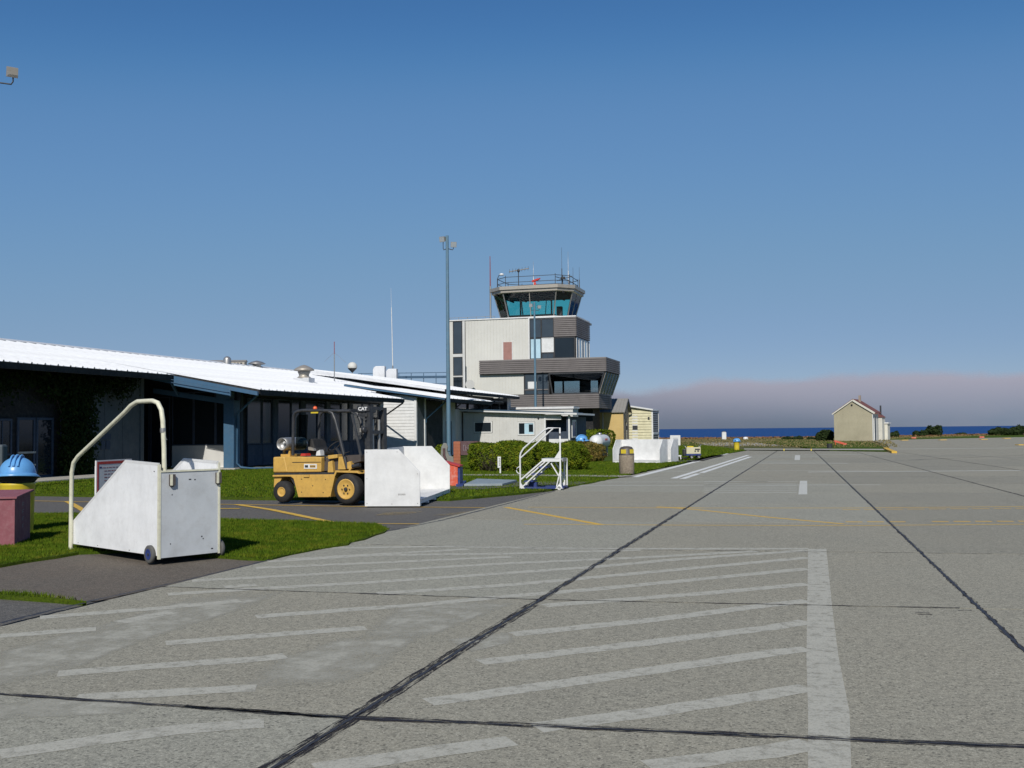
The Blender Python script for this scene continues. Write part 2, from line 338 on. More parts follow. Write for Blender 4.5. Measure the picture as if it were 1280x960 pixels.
def window(parent, p0, p1, z0, z1, frame='whiteclean', pane='glass_dark', fw=.08, bars=0, off=(0,0,0), out=.05, names=('window','pane')):
    p0 = Vector((*p0, 0)); p1 = Vector((*p1, 0)); d = p1-p0; L = d.length; d.normalize(); n = Vector((d.y, -d.x, 0))
    m = MB()
    def b(s0, s1, a, c, t0, t1):
        q = [p0+d*s0+n*t0, p0+d*s1+n*t0, p0+d*s1+n*t1, p0+d*s0+n*t1]
        m.prism([v+Vector((0,0,a)) for v in q], (0,0,c-a))
    b(0, fw, z0, z1, 0, out); b(L-fw, L, z0, z1, 0, out); b(fw, L-fw, z0, z0+fw, 0, out); b(fw, L-fw, z1-fw, z1, 0, out)
    for i in range(bars):
        c = L*(i+1)/(bars+1); b(c-fw*.3, c+fw*.3, z0+fw, z1-fw, 0, out*.85)
    f = m.build(names[0], frame, parent, off)
    nb = bars+1
    for i in range(nb):
        m = MB(); q0 = fw+(L-2*fw)*i/nb; q1 = fw+(L-2*fw)*(i+1)/nb
        q = [p0+d*(q0+.004)+n*.012, p0+d*(q1-.004)+n*.012, p0+d*(q1-.004)+n*.02, p0+d*(q0+.004)+n*.02]
        m.prism([v+Vector((0,0,z0+fw+.003)) for v in q], (0,0,z1-z0-2*fw-.006)); m.build(names[1], pane, f, off)
    return f
def struct(o): o['kind'] = 'structure'; return o
def stuff(o): o['kind'] = 'stuff'; return o
def flat(name, pts, z, mat, parent=None, **pr):
    m = MB(); m.add([(x, y, z) for x, y in pts], [tuple(range(len(pts)))])
    o = m.build(name, mat, parent, **pr)
    if o.data.polygons[0].normal.z < 0: o.data.flip_normals()
    return o
def ribbon(mb, pts, wid, z, jag=0, step=None):       # flat strip along a polyline
    P = [Vector((p[0], p[1], 0)) for p in pts]
    if step:
        Q = [P[0]]
        for a, b in zip(P, P[1:]):
            k = max(1, int((b-a).length/step)); Q += [a+(b-a)*(i+1)/k for i in range(k)]
        P = Q
    ws = wid if isinstance(wid, (list, tuple)) else [wid]*len(P)
    vs = []
    for i, p in enumerate(P):
        d = (P[min(i+1, len(P)-1)]-P[max(i-1, 0)]).normalized(); n = Vector((-d.y, d.x, 0))
        wv = ws[i if len(ws) == len(P) else 0]
        a = wv/2*(1+jag*random.uniform(-1, 1)); b = wv/2*(1+jag*random.uniform(-1, 1)); c = jag*wv*.2*random.uniform(-1, 1)
        vs += [(p.x+n.x*(a+c), p.y+n.y*(a+c), z), (p.x-n.x*(b-c), p.y-n.y*(b-c), z)]
    mb.add(vs, [(2*i+1, 2*i+3, 2*i+2, 2*i) for i in range(len(P)-1)])

# ------------------------------------------------------------------ the ground
SEA = -12
land = MB()
coast = [(-400, 170), (-120, 160), (-60, 152), (-15, 153), (10, 160), (34, 190), (90, 230), (400, 300)]
base = [(-400, -80)]+coast+[(400, -80)]
land.add([(x, y, -.09) for x, y in base], [tuple(reversed(range(len(base))))])
for a, b in zip(coast, coast[1:]):
    land.add([(a[0], a[1], -.09), (b[0], b[1], -.09), (b[0]+2, b[1]+30, SEA-1), (a[0]-2, a[1]+30, SEA-1)], [(0,1,2,3)])
struct(land.build('ground', 'field'))
struct(flat('sea', [(-30000, 120), (30000, 120), (30000, 30000), (-30000, 30000)], SEA, 'sea'))
# asphalt service road and pads
struct(flat('service_road', [(-60, 12)]+[(-60, 24.6)]+[G(45, 619), G(320, 624), G(562, 625), G(640, 618), G(702, 611.5)]+[(-6.3, 26.6), (-6.3, 2), (-60, 2)], -.028, 'asphalt'))
struct(flat('asphalt_pad', [G(-60, 719), G(0, 707), G(95, 690), G(200, 688), G(335, 697), (-6.76, 12.6), (-6.76, 9.0), G(100, 750), G(0, 739), G(-60, 737)], -.018, 'asphalt_pad'))
struct(flat('bare_path', [G(530, 612), G(575, 606), G(640, 603.5), G(738, 603.5), G(722, 607), G(670, 607.5), G(600, 613)], .034, 'asphalt'))
# concrete apron: filler sheet, slabs (four-metre squares, joints recessed), plain sheet beyond them
apron_pts = [(-6.8, -12), (-6.8, 15.8), (-6.62, 18), (-6.75, 27.0), (-6.2, 34.9), (-5.5, 62), (-4.6, 75), G(930, 563), G(1040, 563.5), G(1115, 565), G(1108, 555), G(1090, 551), G(1100, 550), G(1270, 546.5), (60, 165), (160, 165), (160, -12)]
struct(flat('apron', apron_pts, -.024, 'tar'))
far = [p for p in apron_pts]
def jx(i, Y): return -2.6 + (4.25 if i >= 0 else 4.2)*i*(1-max(0, Y)/165*(1 if i >= 0 else .1)) - (0.02*i if i > 0 else 0)
def jy(j, X): return 5.55+4.25*j+(.10*min(X+2.6, 12) if X > -2.6 else .02*(X+2.6))
ap = MB()
YF = 13
slabs = []
for j in range(-3, YF):
    for i in range(-1, 8):
        P = [(i, j), (i+1, j), (i+1, j+1), (i, j+1)]
        pts = []
        for a, b in P:
            y = jy(b, 0)
            for _ in range(4): x = jx(a, y); y = jy(b, x)
            if a == -1: x = -6.78 if y < 28 else -6.78+(y-28)*.052
            pts.append(Vector((x, y, 0)))
        c = sum(pts, Vector())/4
        q = [c+(p-c)*(1-.014/2.1) for p in pts]
        dz = random.uniform(-.0006, .0)
        m = MB(); m.add([(v.x-c.x, v.y-c.y, -.05) for v in q]+[(v.x-c.x, v.y-c.y, dz) for v in q],
                        [(4,5,6,7),(0,1,5,4),(1,2,6,5),(2,3,7,6),(3,0,4,7)])
        o = m.build('slab', random.choice(['concrete', 'concrete_b', 'concrete_b', 'concrete'] if i < 1 else ['concrete', 'concrete_c', 'concrete_c'])); o.location = (c.x, c.y, 0)
        slabs.append(o)
apron = bpy.data.objects['apron']
for o in slabs: o.parent = apron
YE = jy(YF, 0)
def cut(pts, fn):                        # keep the polygon side where fn(p) >= 0
    out = []
    for a, b in zip(pts, pts[1:]+pts[:1]):
        fa, fb = fn(a), fn(b)
        if fa >= 0: out.append(a)
        if fa*fb < 0: t = fa/(fa-fb); out.append((a[0]+(b[0]-a[0])*t, a[1]+(b[1]-a[1])*t))
    return out
edge_j = lambda p: p[1]-jy(YF, p[0])-.01
A1 = cut(far, edge_j)
struct(flat('apron', A1, -.004, 'concrete', apron))
xe = [(jx(8, y), y) for y in (-12, 5, 20, 35, 50, YE+1.5)]
struct(flat('apron', [(x+.02, y) for x, y in xe]+[(160, YE+1), (160, -12)], -.006, 'concrete_c', apron))
for n_ in ('apron.001', 'apron.002'):
    if n_ in bpy.data.objects: bpy.data.objects[n_].name = 'pavement_sheet'
for o in [c for c in bpy.data.objects if c.parent == apron and c.name.startswith('apron')]: o.name = 'pavement_sheet'
# tar over the joints (ragged)
def jline(i, y0, y1, n=24): return [(jx(i, y0+(y1-y0)*k/n), y0+(y1-y0)*k/n) for k in range(n+1)]
def jrow(j, x0, x1, n=20): return [(x0+(x1-x0)*k/n, jy(j, x0+(x1-x0)*k/n)) for k in range(n+1)]
tar = MB()
ribbon(tar, jline(0, 1.5, 9.5), .125, .00238, .14, .12); ribbon(tar, jline(0, 9.5, 20), .085, .00238, .2, .15); ribbon(tar, jline(0, 20, 90), .06, .00238, .5, .12)
ribbon(tar, jline(1, 1.5, 100), .05, .00238, .5, .07)
ribbon(tar, jline(2, 10, 100), .06, .00238, .5, .12)
ribbon(tar, jline(3, 30, 110), .06, .00238, .5, .16)
tar.build('tar_seam', 'tar_torn', apron)
tar = MB()
ribbon(tar, jline(0, 1.5, 60), .022, .00260, .7, .05); ribbon(tar, jline(1, 1.5, 60), .026, .00260, .6, .05)
ribbon(tar, jrow(0, -6.8, -2.6), .010, .00258, .7, .04); ribbon(tar, jrow(0, -3.7, 9), .012, .00258, .55, .04)
tar.build('tar_seam', 'tar', apron)
tar = MB()
ribbon(tar, jrow(0, -6.8, -2.6), .06, .00230, .2, .10); ribbon(tar, jrow(0, -3.7, 9), .085, .00230, .2, .10)
ribbon(tar, jrow(1, -6.8, 1.2), .045, .00230, .3, .06); ribbon(tar, jrow(1, 1.9, 8), .02, .00230, .4, .08)
ribbon(tar, jrow(2, -6.8, 3.5), .022, .00230, .5, .08)
for j in (6, 7, 9): ribbon(tar, jrow(j, -6.4+.3*j*.1, 14), .03, .00230, .8, .2)
ribbon(tar, [G(1140, 575), G(1280, 569)], .13, .00230, .8, .4); ribbon(tar, [G(1115, 576), G(1155, 575)], .11, .00230, .8, .4)
for px, py in ((1147, 768), (1197, 763), (1144, 766)): 
    g = G(px, py); ribbon(tar, [g, (g[0]+.12, g[1]+.01)], .03, .00221, .6, .03)
tar.build('tar_seam', 'tar_cross', apron)
tar = MB()
ribbon(tar, [G(0, 779), G(60, 764), G(120, 750)]+[(-6.8, 10.2), (-6.79, 15.7), (-6.6, 18), (-6.62, 22), (-6.7, 26.9)], .045, .00246, .6, .07)
tar.build('tar_seam', 'tar', apron)
# painted markings
mk = MB()
poly = lambda pts, z: mk.add([(*G(*p), z) for p in pts], [tuple(reversed(range(len(pts))))])
def quadrow(L, Rr, z):                   # two lists of left/right photo points from far to near
    for (a, b), (c, d) in zip(zip(L, L[1:]), zip(Rr, Rr[1:])): mk.add([(*G(*a), z), (*G(*b), z), (*G(*d), z), (*G(*c), z)], [(0,1,2,3)])
quadrow([(1010, 686), (1009, 757), (1008, 820), (1010, 890), (1010, 990)], [(1033, 686), (1040, 757), (1048, 820), (1062, 890), (1065, 990)], .00126)
ln = lambda pts, w_, z: ribbon(mk, [G(*p) for p in pts], w_, z, .10, .12)
hatch = [[(415, 685), (560, 683), (740, 686), (1012, 686)], [(360, 699), (585, 686.5)], [(335, 702), (470, 694), (640, 692), (800, 687.5)],
 [(320, 710), (480, 703), (640, 696), (640, 692)][:3], [(240, 726), (320, 722), (480, 713), (640, 704), (800, 697), (945, 689)], [(210, 743), (320, 736), (480, 727), (640, 716), (740, 709), (850, 699), (1010, 688)],
 [(472, 742), (640, 731), (740, 722), (1010, 697)], [(525, 756), (640, 745), (740, 737), (1010, 711)], [(150, 778), (215, 765)], [(320, 771), (425, 763), (525, 756)], [(680, 757), (800, 748), (890, 741), (1010, 730)],
 [(207, 804), (320, 795), (457, 785)], [(640, 793), (815, 775), (957, 757), (1010, 751)], [(72, 842), (200, 832), (320, 824), (357, 820)], [(600, 828), (805, 804), (960, 785), (1010, 777)],
 [(95, 872), (320, 860)], [(535, 878), (747, 848), (960, 817), (1010, 811)], [(0, 943), (120, 925), (225, 912), (330, 904)], [(670, 910), (815, 890), (960, 868), (1010, 859)],
 [(395, 962), (520, 943), (640, 926)], [(810, 958), (960, 940), (1015, 930)], [(50, 772), (215, 759), (300, 751)], [(0, 795), (120, 786)], [(280, 734), (320, 731)]]
for i_, h in enumerate(hatch): ln(h, .19, .00112+.00006*(i_ % 9))
mk.build('faded_hatching', 'faded_white', apron)
mk = MB()
fades = []
for i_, p in enumerate([[(-20, 835), (0, 815), (150, 775), (240, 748), (345, 742), (300, 762), (180, 800), (90, 836), (-20, 860)],
          [(310, 858), (345, 826), (430, 798), (470, 800), (530, 790), (470, 836), (430, 852)], [(455, 795), (500, 760), (560, 752), (640, 755), (600, 770), (530, 798)],
          [(-20, 900), (-20, 882), (60, 873), (180, 880), (160, 892)], [(560, 800), (640, 790), (640, 803), (590, 815)]]):
    q = [Vector(G(*v)) for v in p]; c = sum(q, Vector((0, 0)))/len(q); n = len(q); q = [c+(v-c)*1.12 for v in q]; z = .00073+.0002*i_
    vs = [(*v, z) for v in q]+[(*(c+(v-c)*.76), z) for v in q]+[(*c, z)]
    mk.add(vs, [(i, (i+1) % n, n+(i+1) % n, n+i) for i in range(n)]+[(n+i, n+(i+1) % n, 2*n) for i in range(n)]); fades += [0]*n+[1]*(n+1)
sp_ = mk.build('scrubbed_patch', 'ghost', apron); at_ = sp_.data.attributes.new('fade', 'FLOAT', 'POINT'); at_.data.foreach_set('value', fades)
mk = MB()
ln([(793, 596.3), (850, 582), (909, 567)], .26, .00126)
ln([(842, 598), (935, 569)], .20, .00134); ln([(853, 598.5), (873, 592)], .20, .00143); ln([(877, 591), (938, 571)], .20, .00151)
mk.build('white_line', 'line_white', apron)
mk = MB()
for x0, x1, y0, y1, w_ in ((640, 1100, 590, 588, .12), (700, 1100, 607, 606, .12), (930, 1090, 569, 568, .3), (1115, 1280, 561.3, 559.8, .55), (1010, 1280, 590, 588, .3), (650, 960, 603, 602, .1), (945, 1060, 579, 579, .3)):
    ln([(x0, y0), ((x0+x1)/2, (y0+y1)/2), (x1, y1)], w_, .00118)
quadrow([(1000, 601), (998, 618)], [(1009, 601), (1009, 618)], .00126); quadrow([(994, 569), (993, 575)], [(1000, 569), (1000, 575)], .00126)
for k in range(7): ln([(880, 602+2.3*k), (996, 602+2.3*k)], .09, .00118)
mk.build('faded_line', 'far_white', apron)
mk = MB()
ln([(660, 634), (760, 634.5), (860, 635), (1060, 635), (1280, 633.2)], .095, .00140)
ln([(655, 655.3), (860, 656.5), (1060, 657), (1280, 655.3)], .08, .00140)
mk.build('thin_yellow_line', 'line_yellow_thin', apron)
mk = MB()
ln([(822, 633.5), (870, 637), (960, 646.5), (1055, 655)], .11, .00157); ln([(632, 634), (752, 656)], .14, .00157); ln([(820, 634), (880, 635)], .10, .00168)
for k in range(9):
    x = 1055+k*27
    if k not in (3,): ln([(x+2, 652.3-.1*k), (x+23, 652.5-.1*k)], .12, .00157)
    ln([(x-2, 637-.2*k), (x+20, 637-.2*k)], .08, .00157)
mk.build('yellow_line', 'line_yellow', apron)
road = bpy.data.objects['service_road']
mk = MB()
ln([(-40, 622), (45, 625), (180, 627.5), (455, 632), (630, 633.5)], .09, -.020); ln([(395, 652.5), (470, 653), (550, 653.5)], .09, -.020)
ln([(84, 625.5), (112, 641)], .15, -.017); ln([(296, 629.5), (340, 636), (425, 653.5)], .16, -.017); ln([(272, 634.5), (300, 634.5)], .16, -.017)
mk.build('yellow_line', 'line_yellow', road)
mk = MB()
poly([(468, 643), (485, 639), (530, 638), (505, 642)], -.019); poly([(540, 643), (580, 638), (620, 637), (590, 643)], -.019)
mk.build('worn_yellow_patch', 'worn_yellow', road)

# ------------------------------------------------------------------ lawns
def inside(P, poly_):
    x, y = P[:, 0], P[:, 1]; r = np.zeros(len(P), bool); n = len(poly_)
    for i in range(n):
        (x1, y1), (x2, y2) = poly_[i], poly_[(i+1) % n]
        c = ((y1 > y) != (y2 > y)); xi = (x2-x1)*(y-y1)/((y2-y1) if y2 != y1 else 1e-9)+x1
        r ^= c & (x < xi)
    return r
def lawn(name, pts, z=.02, cell=.6, mat='lawn'):
    bm = bmesh.new(); f = bm.faces.new([bm.verts.new((x, y, z)) for x, y in pts]); f.normal_update()
    if f.normal.z < 0: f.normal_flip()
    outer = set(bm.verts)
    r = bmesh.ops.extrude_edge_only(bm, edges=list(bm.edges))
    for v in r['geom']:
        if isinstance(v, bmesh.types.BMVert): v.co.z = -.06
    me = bpy.data.meshes.new(name); bm.normal_update(); bm.to_mesh(me); bm.free()
    return struct(link(name, me, mat))
def rough_edge(pts, amp=.06, step=.35):
    out = []
    for a, b in zip(pts, pts[1:]+pts[:1]):
        L = math.hypot(b[0]-a[0], b[1]-a[1]); k = max(1, min(60, int(L/step)))
        for i in range(k): out.append((a[0]+(b[0]-a[0])*i/k+random.uniform(-amp, amp), a[1]+(b[1]-a[1])*i/k+random.uniform(-amp, amp)))
    return out
lawns = {
 'near': [G(-40, 642), G(44, 643), G(90, 642.5), G(275, 650), G(400, 653), G(470, 656), G(487, 663), G(470, 669.5), G(430, 682), G(385, 690), G(335, 700), G(275, 697), G(180, 689), G(95, 692), G(0, 708), G(-60, 718)],
 'strip': [G(-10, 741), G(0, 742.5), G(40, 744), G(108, 753), G(60, 749.5), G(0, 746), G(-10, 745)],
 'mid': [(-60, 24.7), G(45, 618.5), G(320, 623.5), G(562, 624.5), G(640, 618), G(702, 611), G(740, 604.5), G(795, 595.8), (-25.0, 95), (-60, 95)],
 'mid2': [G(793.5, 595.5), G(850, 581.3), G(910, 566.2), (-5, 70), (-4.4, 82), (-4.5, 92), (-30, 120), (-60, 120), (-60, 95.2), (-25, 95.2)],
}
lawns['mid'] = [(-60, 24.7), G(45, 618.5), G(320, 623.5), G(562, 624.5), G(640, 618), G(702, 611), (-6.75, 27.4), (-6.3, 34.8), (-6.3, 50), (-20, 95), (-60, 95)]
lawns['mid2'] = [(-6.29, 34.9), (-5.62, 62), (-4.8, 74), (-9, 92), (-14, 120), (-60, 120), (-60, 95.1), (-19.9, 95.1), (-6.2, 50.05)]
lawns['island'] = [G(1030, 562.5), G(1112, 564.5), G(1098, 557), G(1085, 552.5), G(1040, 549), G(985, 548.8), G(950, 553), G(1000, 558)]
lawns['far'] = [G(1095, 549.6), G(1290, 545.6), (70, 200), (36, 188), (12, 159)]
for k, v in lawns.items():
    lawn('lawn', rough_edge(v, .05 if k in ('near', 'mid', 'strip') else .12), .02 if k != 'far' else -.01, mat='lawn' if k in ('near', 'strip', 'mid', 'mid2') else 'lawn')
def blades(name, polys, mat, dens, hgt, wid, box, lim=None):
    (x0, x1), (y0, y1) = box; n = int((x1-x0)*(y1-y0)*dens)
    P = np.c_[rng.uniform(x0, x1, n), rng.uniform(y0, y1, n)]
    k = np.zeros(n, bool)
    for p in polys: k |= inside(P, p)
    P = P[k]; n = len(P)
    # only the view cone (with a margin) needs blades
    a = np.arctan2(-P[:, 0], P[:, 1]); P = P[(a < R(50)) & (a > R(-22))]; n = len(P)
    ang = rng.uniform(0, 2*np.pi, n); h = hgt*rng.uniform(.45, 1.3, n); w_ = wid*rng.uniform(.7, 1.3, n)
    lean = rng.normal(0, .45, (n, 2))*h[:, None]
    V = np.zeros((n, 3, 3)); dx = np.c_[np.cos(ang), np.sin(ang)]*w_[:, None]/2
    V[:, 0, :2] = P-dx; V[:, 1, :2] = P+dx; V[:, 2, :2] = P+lean; V[:, :2, 2] = .012; V[:, 2, 2] = .02+h
    me = bpy.data.meshes.new(name); me.vertices.add(3*n); me.vertices.foreach_set('co', V.ravel())
    me.loops.add(3*n); me.loops.foreach_set('vertex_index', np.arange(3*n)); me.polygons.add(n)
    me.polygons.foreach_set('loop_start', np.arange(0, 3*n, 3)); me.update(calc_edges=True); me.validate()
    return stuff(link(name, me, mat))
tag(blades('grass', [lawns['near'], lawns['strip']], 'blade', 2600, .038, .012, ((-20, -6), (7, 20))), 'short mown green grass beside the old asphalt pad', 'grass')
tag(blades('grass', [lawns['mid']], 'blade', 260, .05, .03, ((-30, -6), (22, 50))), 'mown green grass before the terminal and the hedges', 'grass')
tag(blades('grass', [lawns['mid2']], 'blade', 60, .06, .06, ((-26, -4), (34, 95))), 'mown green grass beyond the hedges along the apron edge', 'grass')
tag(blades('grass', [[(-60, 100), (-15, 95), (0, 82), (6, 83), (8, 130), (36, 188), (34, 190), (10, 160), (-15, 153), (-60, 152)]], 'drygrass', 6, .08, .10, ((-60, 40), (82, 190))), 'dry brown grass field between the apron and the sea', 'grass')
# narrow concrete walk crossing the lawn
struct(flat('footpath', [G(430, 594.3), G(560, 593.8), G(650, 594), G(780, 595.4), G(795, 596), G(775, 597.2), G(650, 595.8), G(560, 595.2), G(430, 596)], .035, 'walk'))
struct(flat('far_path', [G(770, 575), G(880, 576), G(905, 569), G(870, 577), G(820, 579), G(770, 578)], .036, 'asphalt'))
struct(flat('far_path', [G(930, 561), G(1115, 561.5), G(1110, 563), G(930, 562.2)], .022, 'walk'))
struct(flat('gravel_strip', [G(845, 556), G(1000, 556), G(960, 552.5), G(845, 552.5)], -.07, 'walk'))

# ------------------------------------------------------------------ fog bank
fb = MB(); nX, nZ = 60, 10; vs = []
for side in (0, 1):
    for i in range(nX+1):
        x = -3800+i*(22000/nX); hmul = min(1, max(.0, .25+(x+3800)/2600))
        for k in range(nZ+1):
            z = -60+k*64*(.28+.72*hmul)
            y = 9000+(0 if side == 0 else 2500)+math.sin(i*.9)*40+math.sin(i*.37+k*.3)*60+(k*k*2 if side == 0 else -k*k*2)
            vs.append((x, y, z))
o_ = (nX+1)*(nZ+1); fs = []
for i in range(nX):
    for k in range(nZ):
        a = i*(nZ+1)+k; fs += [(a, a+nZ+1, a+nZ+2, a+1), (o_+a+1, o_+a+nZ+2, o_+a+nZ+1, o_+a)]
fb.add(vs, fs, True); stuff(tag(fb.build('fog_bank', 'fog'), 'low pinkish grey fog bank lying along the sea horizon', 'fog'))

# ------------------------------------------------------------------ terminal building
TO = (-27.4, 38, 0)
term = thing('terminal_building', 'long low terminal with white ribbed metal roof, blue roof beams and shaded walls', 'terminal', TO)
SL = .187; RX = -36.3; RZ = 6.03; ang = math.atan(SL)
def roof_section(y0, y1, ex, ez, tx, tz, lift=0):     # eave (ex, ez) up to (tx, tz)
    sl_ = (tz-ez)/(ex-tx); an_ = math.atan(sl_); L = (ex-tx)/math.cos(an_); k = round((y1-y0)/.65); pw = (y1-y0)/k
    deck = MB(); t = .16
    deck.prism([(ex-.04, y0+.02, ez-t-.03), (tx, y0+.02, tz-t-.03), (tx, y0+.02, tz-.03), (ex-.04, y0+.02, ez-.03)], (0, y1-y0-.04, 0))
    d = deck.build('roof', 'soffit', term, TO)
    prof = [(0, 0), (pw*.06, 0), (pw*.10, .055), (pw*.17, .055), (pw*.21, 0), (pw*.5, 0), (pw*.53, .022), (pw*.57, .022), (pw*.60, 0), (pw, 0)]
    m = MB(); vs = []
    for x in (0, -L):
        vs += [(x, y, z) for y, z in prof]+[(x, y, z-.012) for y, z in prof]
    n = len(prof); fs = [(i, i+1, 2*n+i+1, 2*n+i) for i in range(n-1)]+[(i+1, i, n+i, n+i+1) for i in range(n-1)]
    fs += [(n+i+1, n+i, 3*n+i, 3*n+i+1) for i in range(n-1)]
    m.add(vs, fs)
    first = m.build('roof_panel', 'roofwhite', d)
    for i in range(k):
        o = first if i == 0 else first.copy()
        if i: C.objects.link(o); o.parent = d
        o.location = (ex-TO[0]+.0, y0+i*pw-TO[1], ez-.015); o.rotation_euler = (0, an_, 0)
pz = lambda x: 4.1+SL*(-26-x)
roof_section(-8, 38.15, -26, 4.1, RX, pz(RX)); roof_section(38.2, 54, -22, 3.4, RX, pz(RX)); roof_section(54.02, 84.4, -24.95, pz(-24.95), RX, pz(RX))
roof_section(56.7, 66, -20.6, 3.5, -27, 4.46); roof_section(66.05, 84.5, -24, 4.4, -34, 5.98)
rid = MB(); rid.prism([(RX-.3, -8, RZ-.02), (RX, -8, RZ+.09), (RX+.3, -8, RZ-.02)], (0, 92.4, 0)); rid.build('ridge_cap', 'roofwhite', term, TO)
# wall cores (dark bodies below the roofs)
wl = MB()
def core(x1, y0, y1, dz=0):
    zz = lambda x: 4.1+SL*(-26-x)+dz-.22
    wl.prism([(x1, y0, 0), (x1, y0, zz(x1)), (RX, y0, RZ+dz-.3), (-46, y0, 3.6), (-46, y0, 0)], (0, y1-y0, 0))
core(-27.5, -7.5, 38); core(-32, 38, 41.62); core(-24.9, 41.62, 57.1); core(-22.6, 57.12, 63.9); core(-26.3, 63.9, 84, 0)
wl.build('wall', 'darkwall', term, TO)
# first wing: windows, door, pale panels with shade in their colour
pn = MB(); ribs(pn, (-27.5, 34.4), (-27.5, 37.8), 0, 3.95, 1.15, .02, .035); pn.build('wall_panel', 'shadewall', term, TO)
MB().box(-27.5, -27.42, 37.8, 38.03, 0, 4.0).build('corner_trim', 'shadewall', term, TO)
for y0, y1, z0, z1 in ((29.6, 30.5, .9, 2.2), (33.0, 34.1, .9, 2.2), (26.6, 29.2, .8, 2.3), (22, 26, .8, 2.3)):
    window(term, (-27.48, y0), (-27.48, y1), z0, z1, 'slateblue', 'glass_dark', .07, 1, TO)
window(term, (-27.48, 30.75), (-27.48, 31.65), .05, 2.25, 'slateblue', 'glass_dark', .09, 0, TO, names=('door', 'pane'))
window(term, (-27.48, 31.7), (-27.48, 32.6), .05, 2.25, 'slateblue', 'glass_dark', .09, 0, TO, names=('door', 'pane'))
b_ = MB(); b_.box(-27.44, -27.40, 30.75, 31.65, .95, 1.02); b_.box(-27.44, -27.40, 30.75, 31.65, .5, .56); b_.build('push_bar', 'metal', term, TO)
b_ = MB(); b_.box(-27.45, -27.43, 35.3, 35.55, 1.0, 1.35); b_.box(-27.45, -27.43, 35.6, 35.85, 1.0, 1.35); b_.box(-27.45, -27.43, 35.2, 35.9, 1.4, 1.62); b_.build('wall_notice', 'slateblue', term, TO)
# recessed entrance wall facing the sun
MB().box(-28.4, -24.86, 41.46, 41.6, .12, 1.05).build('lower_wall', 'greywall', term, TO)
MB().box(-28.4, -24.80, 41.40, 41.6, 0, .12).build('plinth', 'whiteclean', term, TO)
MB().box(-24.99, -24.80, 41.41, 41.6, .12, 3.6).build('corner_post', 'slateblue', term, TO)
x = -28.4
while x < -25.2: window(term, (x, 41.5), (x+1.13, 41.5), 1.06, 3.5, 'slateblue', 'glass_dark', .05, 0, TO); x += 1.135
for x0 in (-31.9, -30.7, -29.6): window(term, (x0, 41.56), (x0+1.05, 41.56), .1, 3.3, 'slateblue', 'glass_dark', .06, 0, TO)
# second wing, long side: slate panels between dark windows
y = 42.0; k = 0
while y < 56.6:
    wdt = (1.35, .95, .5)[k % 3]; y1 = min(y+wdt, 56.8)
    MB().box(-24.88, -24.80, y, y1-.04, .1, 1.05).build('wall_panel', 'slateblue', term, TO)
    if k % 3 == 2: MB().box(-24.88, -24.80, y, y1-.04, 1.07, 3.2).build('wall_panel', 'slateblue', term, TO)
    else: window(term, (-24.88, y), (-24.88, y1-.04), 1.07, 3.2, 'slateblue', 'glass_dark' if k % 2 else 'glass_slate', .05, 0, TO)
    y = y1; k += 1
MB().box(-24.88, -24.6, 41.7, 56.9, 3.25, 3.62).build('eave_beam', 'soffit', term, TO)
# lap-sided end wall, catching the sun
m = MB(); lap(m, (-24.78, 57.05), (-22.66, 57.05), 0, 3.75, .19, .022); m.build('siding', 'whiteclean', term, TO)
m = MB(); m.box(-22.66, -22.52, 56.98, 57.14, 0, 3.72); m.box(-24.88, -24.78, 56.98, 57.14, 0, 3.8); m.build('corner_trim', 'whiteclean', term, TO)
m = MB(); ribs(m, (-22.58, 57.15), (-22.58, 58.3), 0, 3.7, .3, .02, .03); m.build('wall_panel', 'shadewall', term, TO)
MB().box(-22.58, -22.50, 58.3, 58.5, 0, 3.7).build('door_post', 'whiteclean', term, TO)
MB().box(-22.60, -22.57, 58.5, 61.5, 0, 3.4).build('door', 'soffit', term, TO)  # black sheet standing in for the shade of a dark opening
m = MB(); ribs(m, (-22.58, 61.55), (-22.58, 63.9), 0, 3.7, .3, .02, .03); m.build('wall_panel', 'greywall', term, TO)
window(term, (-22.54, 62.1), (-22.54, 63.0), .05, 2.2, 'slateblue', 'glass_dark', .08, 0, TO, names=('door', 'pane'))
# third wing, high windows
m = MB(); ribs(m, (-26.27, 64), (-26.27, 84), 0, 3.2, .4, .03, .03); m.build('wall_panel', 'greywall', term, TO)
m = MB(); m.box(-26.26, -26.20, 64, 84, 4.05, 4.35); m.build('wall_panel', 'greywall', term, TO)
for y0 in (66, 69, 71.8, 74.6, 77.4, 80.2): window(term, (-26.25, y0), (-26.25, y0+2.4), 3.2, 4.05, 'darkmetal', 'glass_dark', .07, 0, TO)
MB().box(-26.2, -24.75, 83.2, 84.2, 0, 4.25).build('end_wall', 'greywall', term, TO)
for x0 in (-26.1, -25.35): window(term, (x0, 83.18), (x0+.6, 83.18), 3.25, 3.95, 'darkmetal', 'glass_dark', .06, 0, TO)
# blue rakes and beams
def rake(y, ex, dz, xa, h, out, name='rake_beam'):
    z0 = 4.1+SL*(-26-ex)+dz-.06; z1 = 4.1+SL*(-26-xa)+dz-.06
    m = MB(); m.prism([(ex, y, z0), (xa, y, z1), (xa, y, z1-h), (ex, y, z0-h)], (0, -out, 0)); return m.build(name, 'blue', term, TO)
rake(38.18, -22.05, 0, -26.0, .16, .10); rake(38.14, -23.3, 0, -26.0, .40, .07); rake(38.19, -26.01, 0, -28.2, .36, .02)
m = MB(); m.prism([(-23.3, 37.9, 3.42), (-26, 37.9, 3.89), (-26, 37.9, 3.87), (-23.3, 37.9, 3.40)], (0, -.03, 0)); m.prism([(-23.3, 37.9, 3.3), (-26, 37.9, 3.77), (-26, 37.9, 3.75), (-23.3, 37.9, 3.28)], (0, -.03, 0)); m.build('rake_rib', 'blue_dark', term, TO)
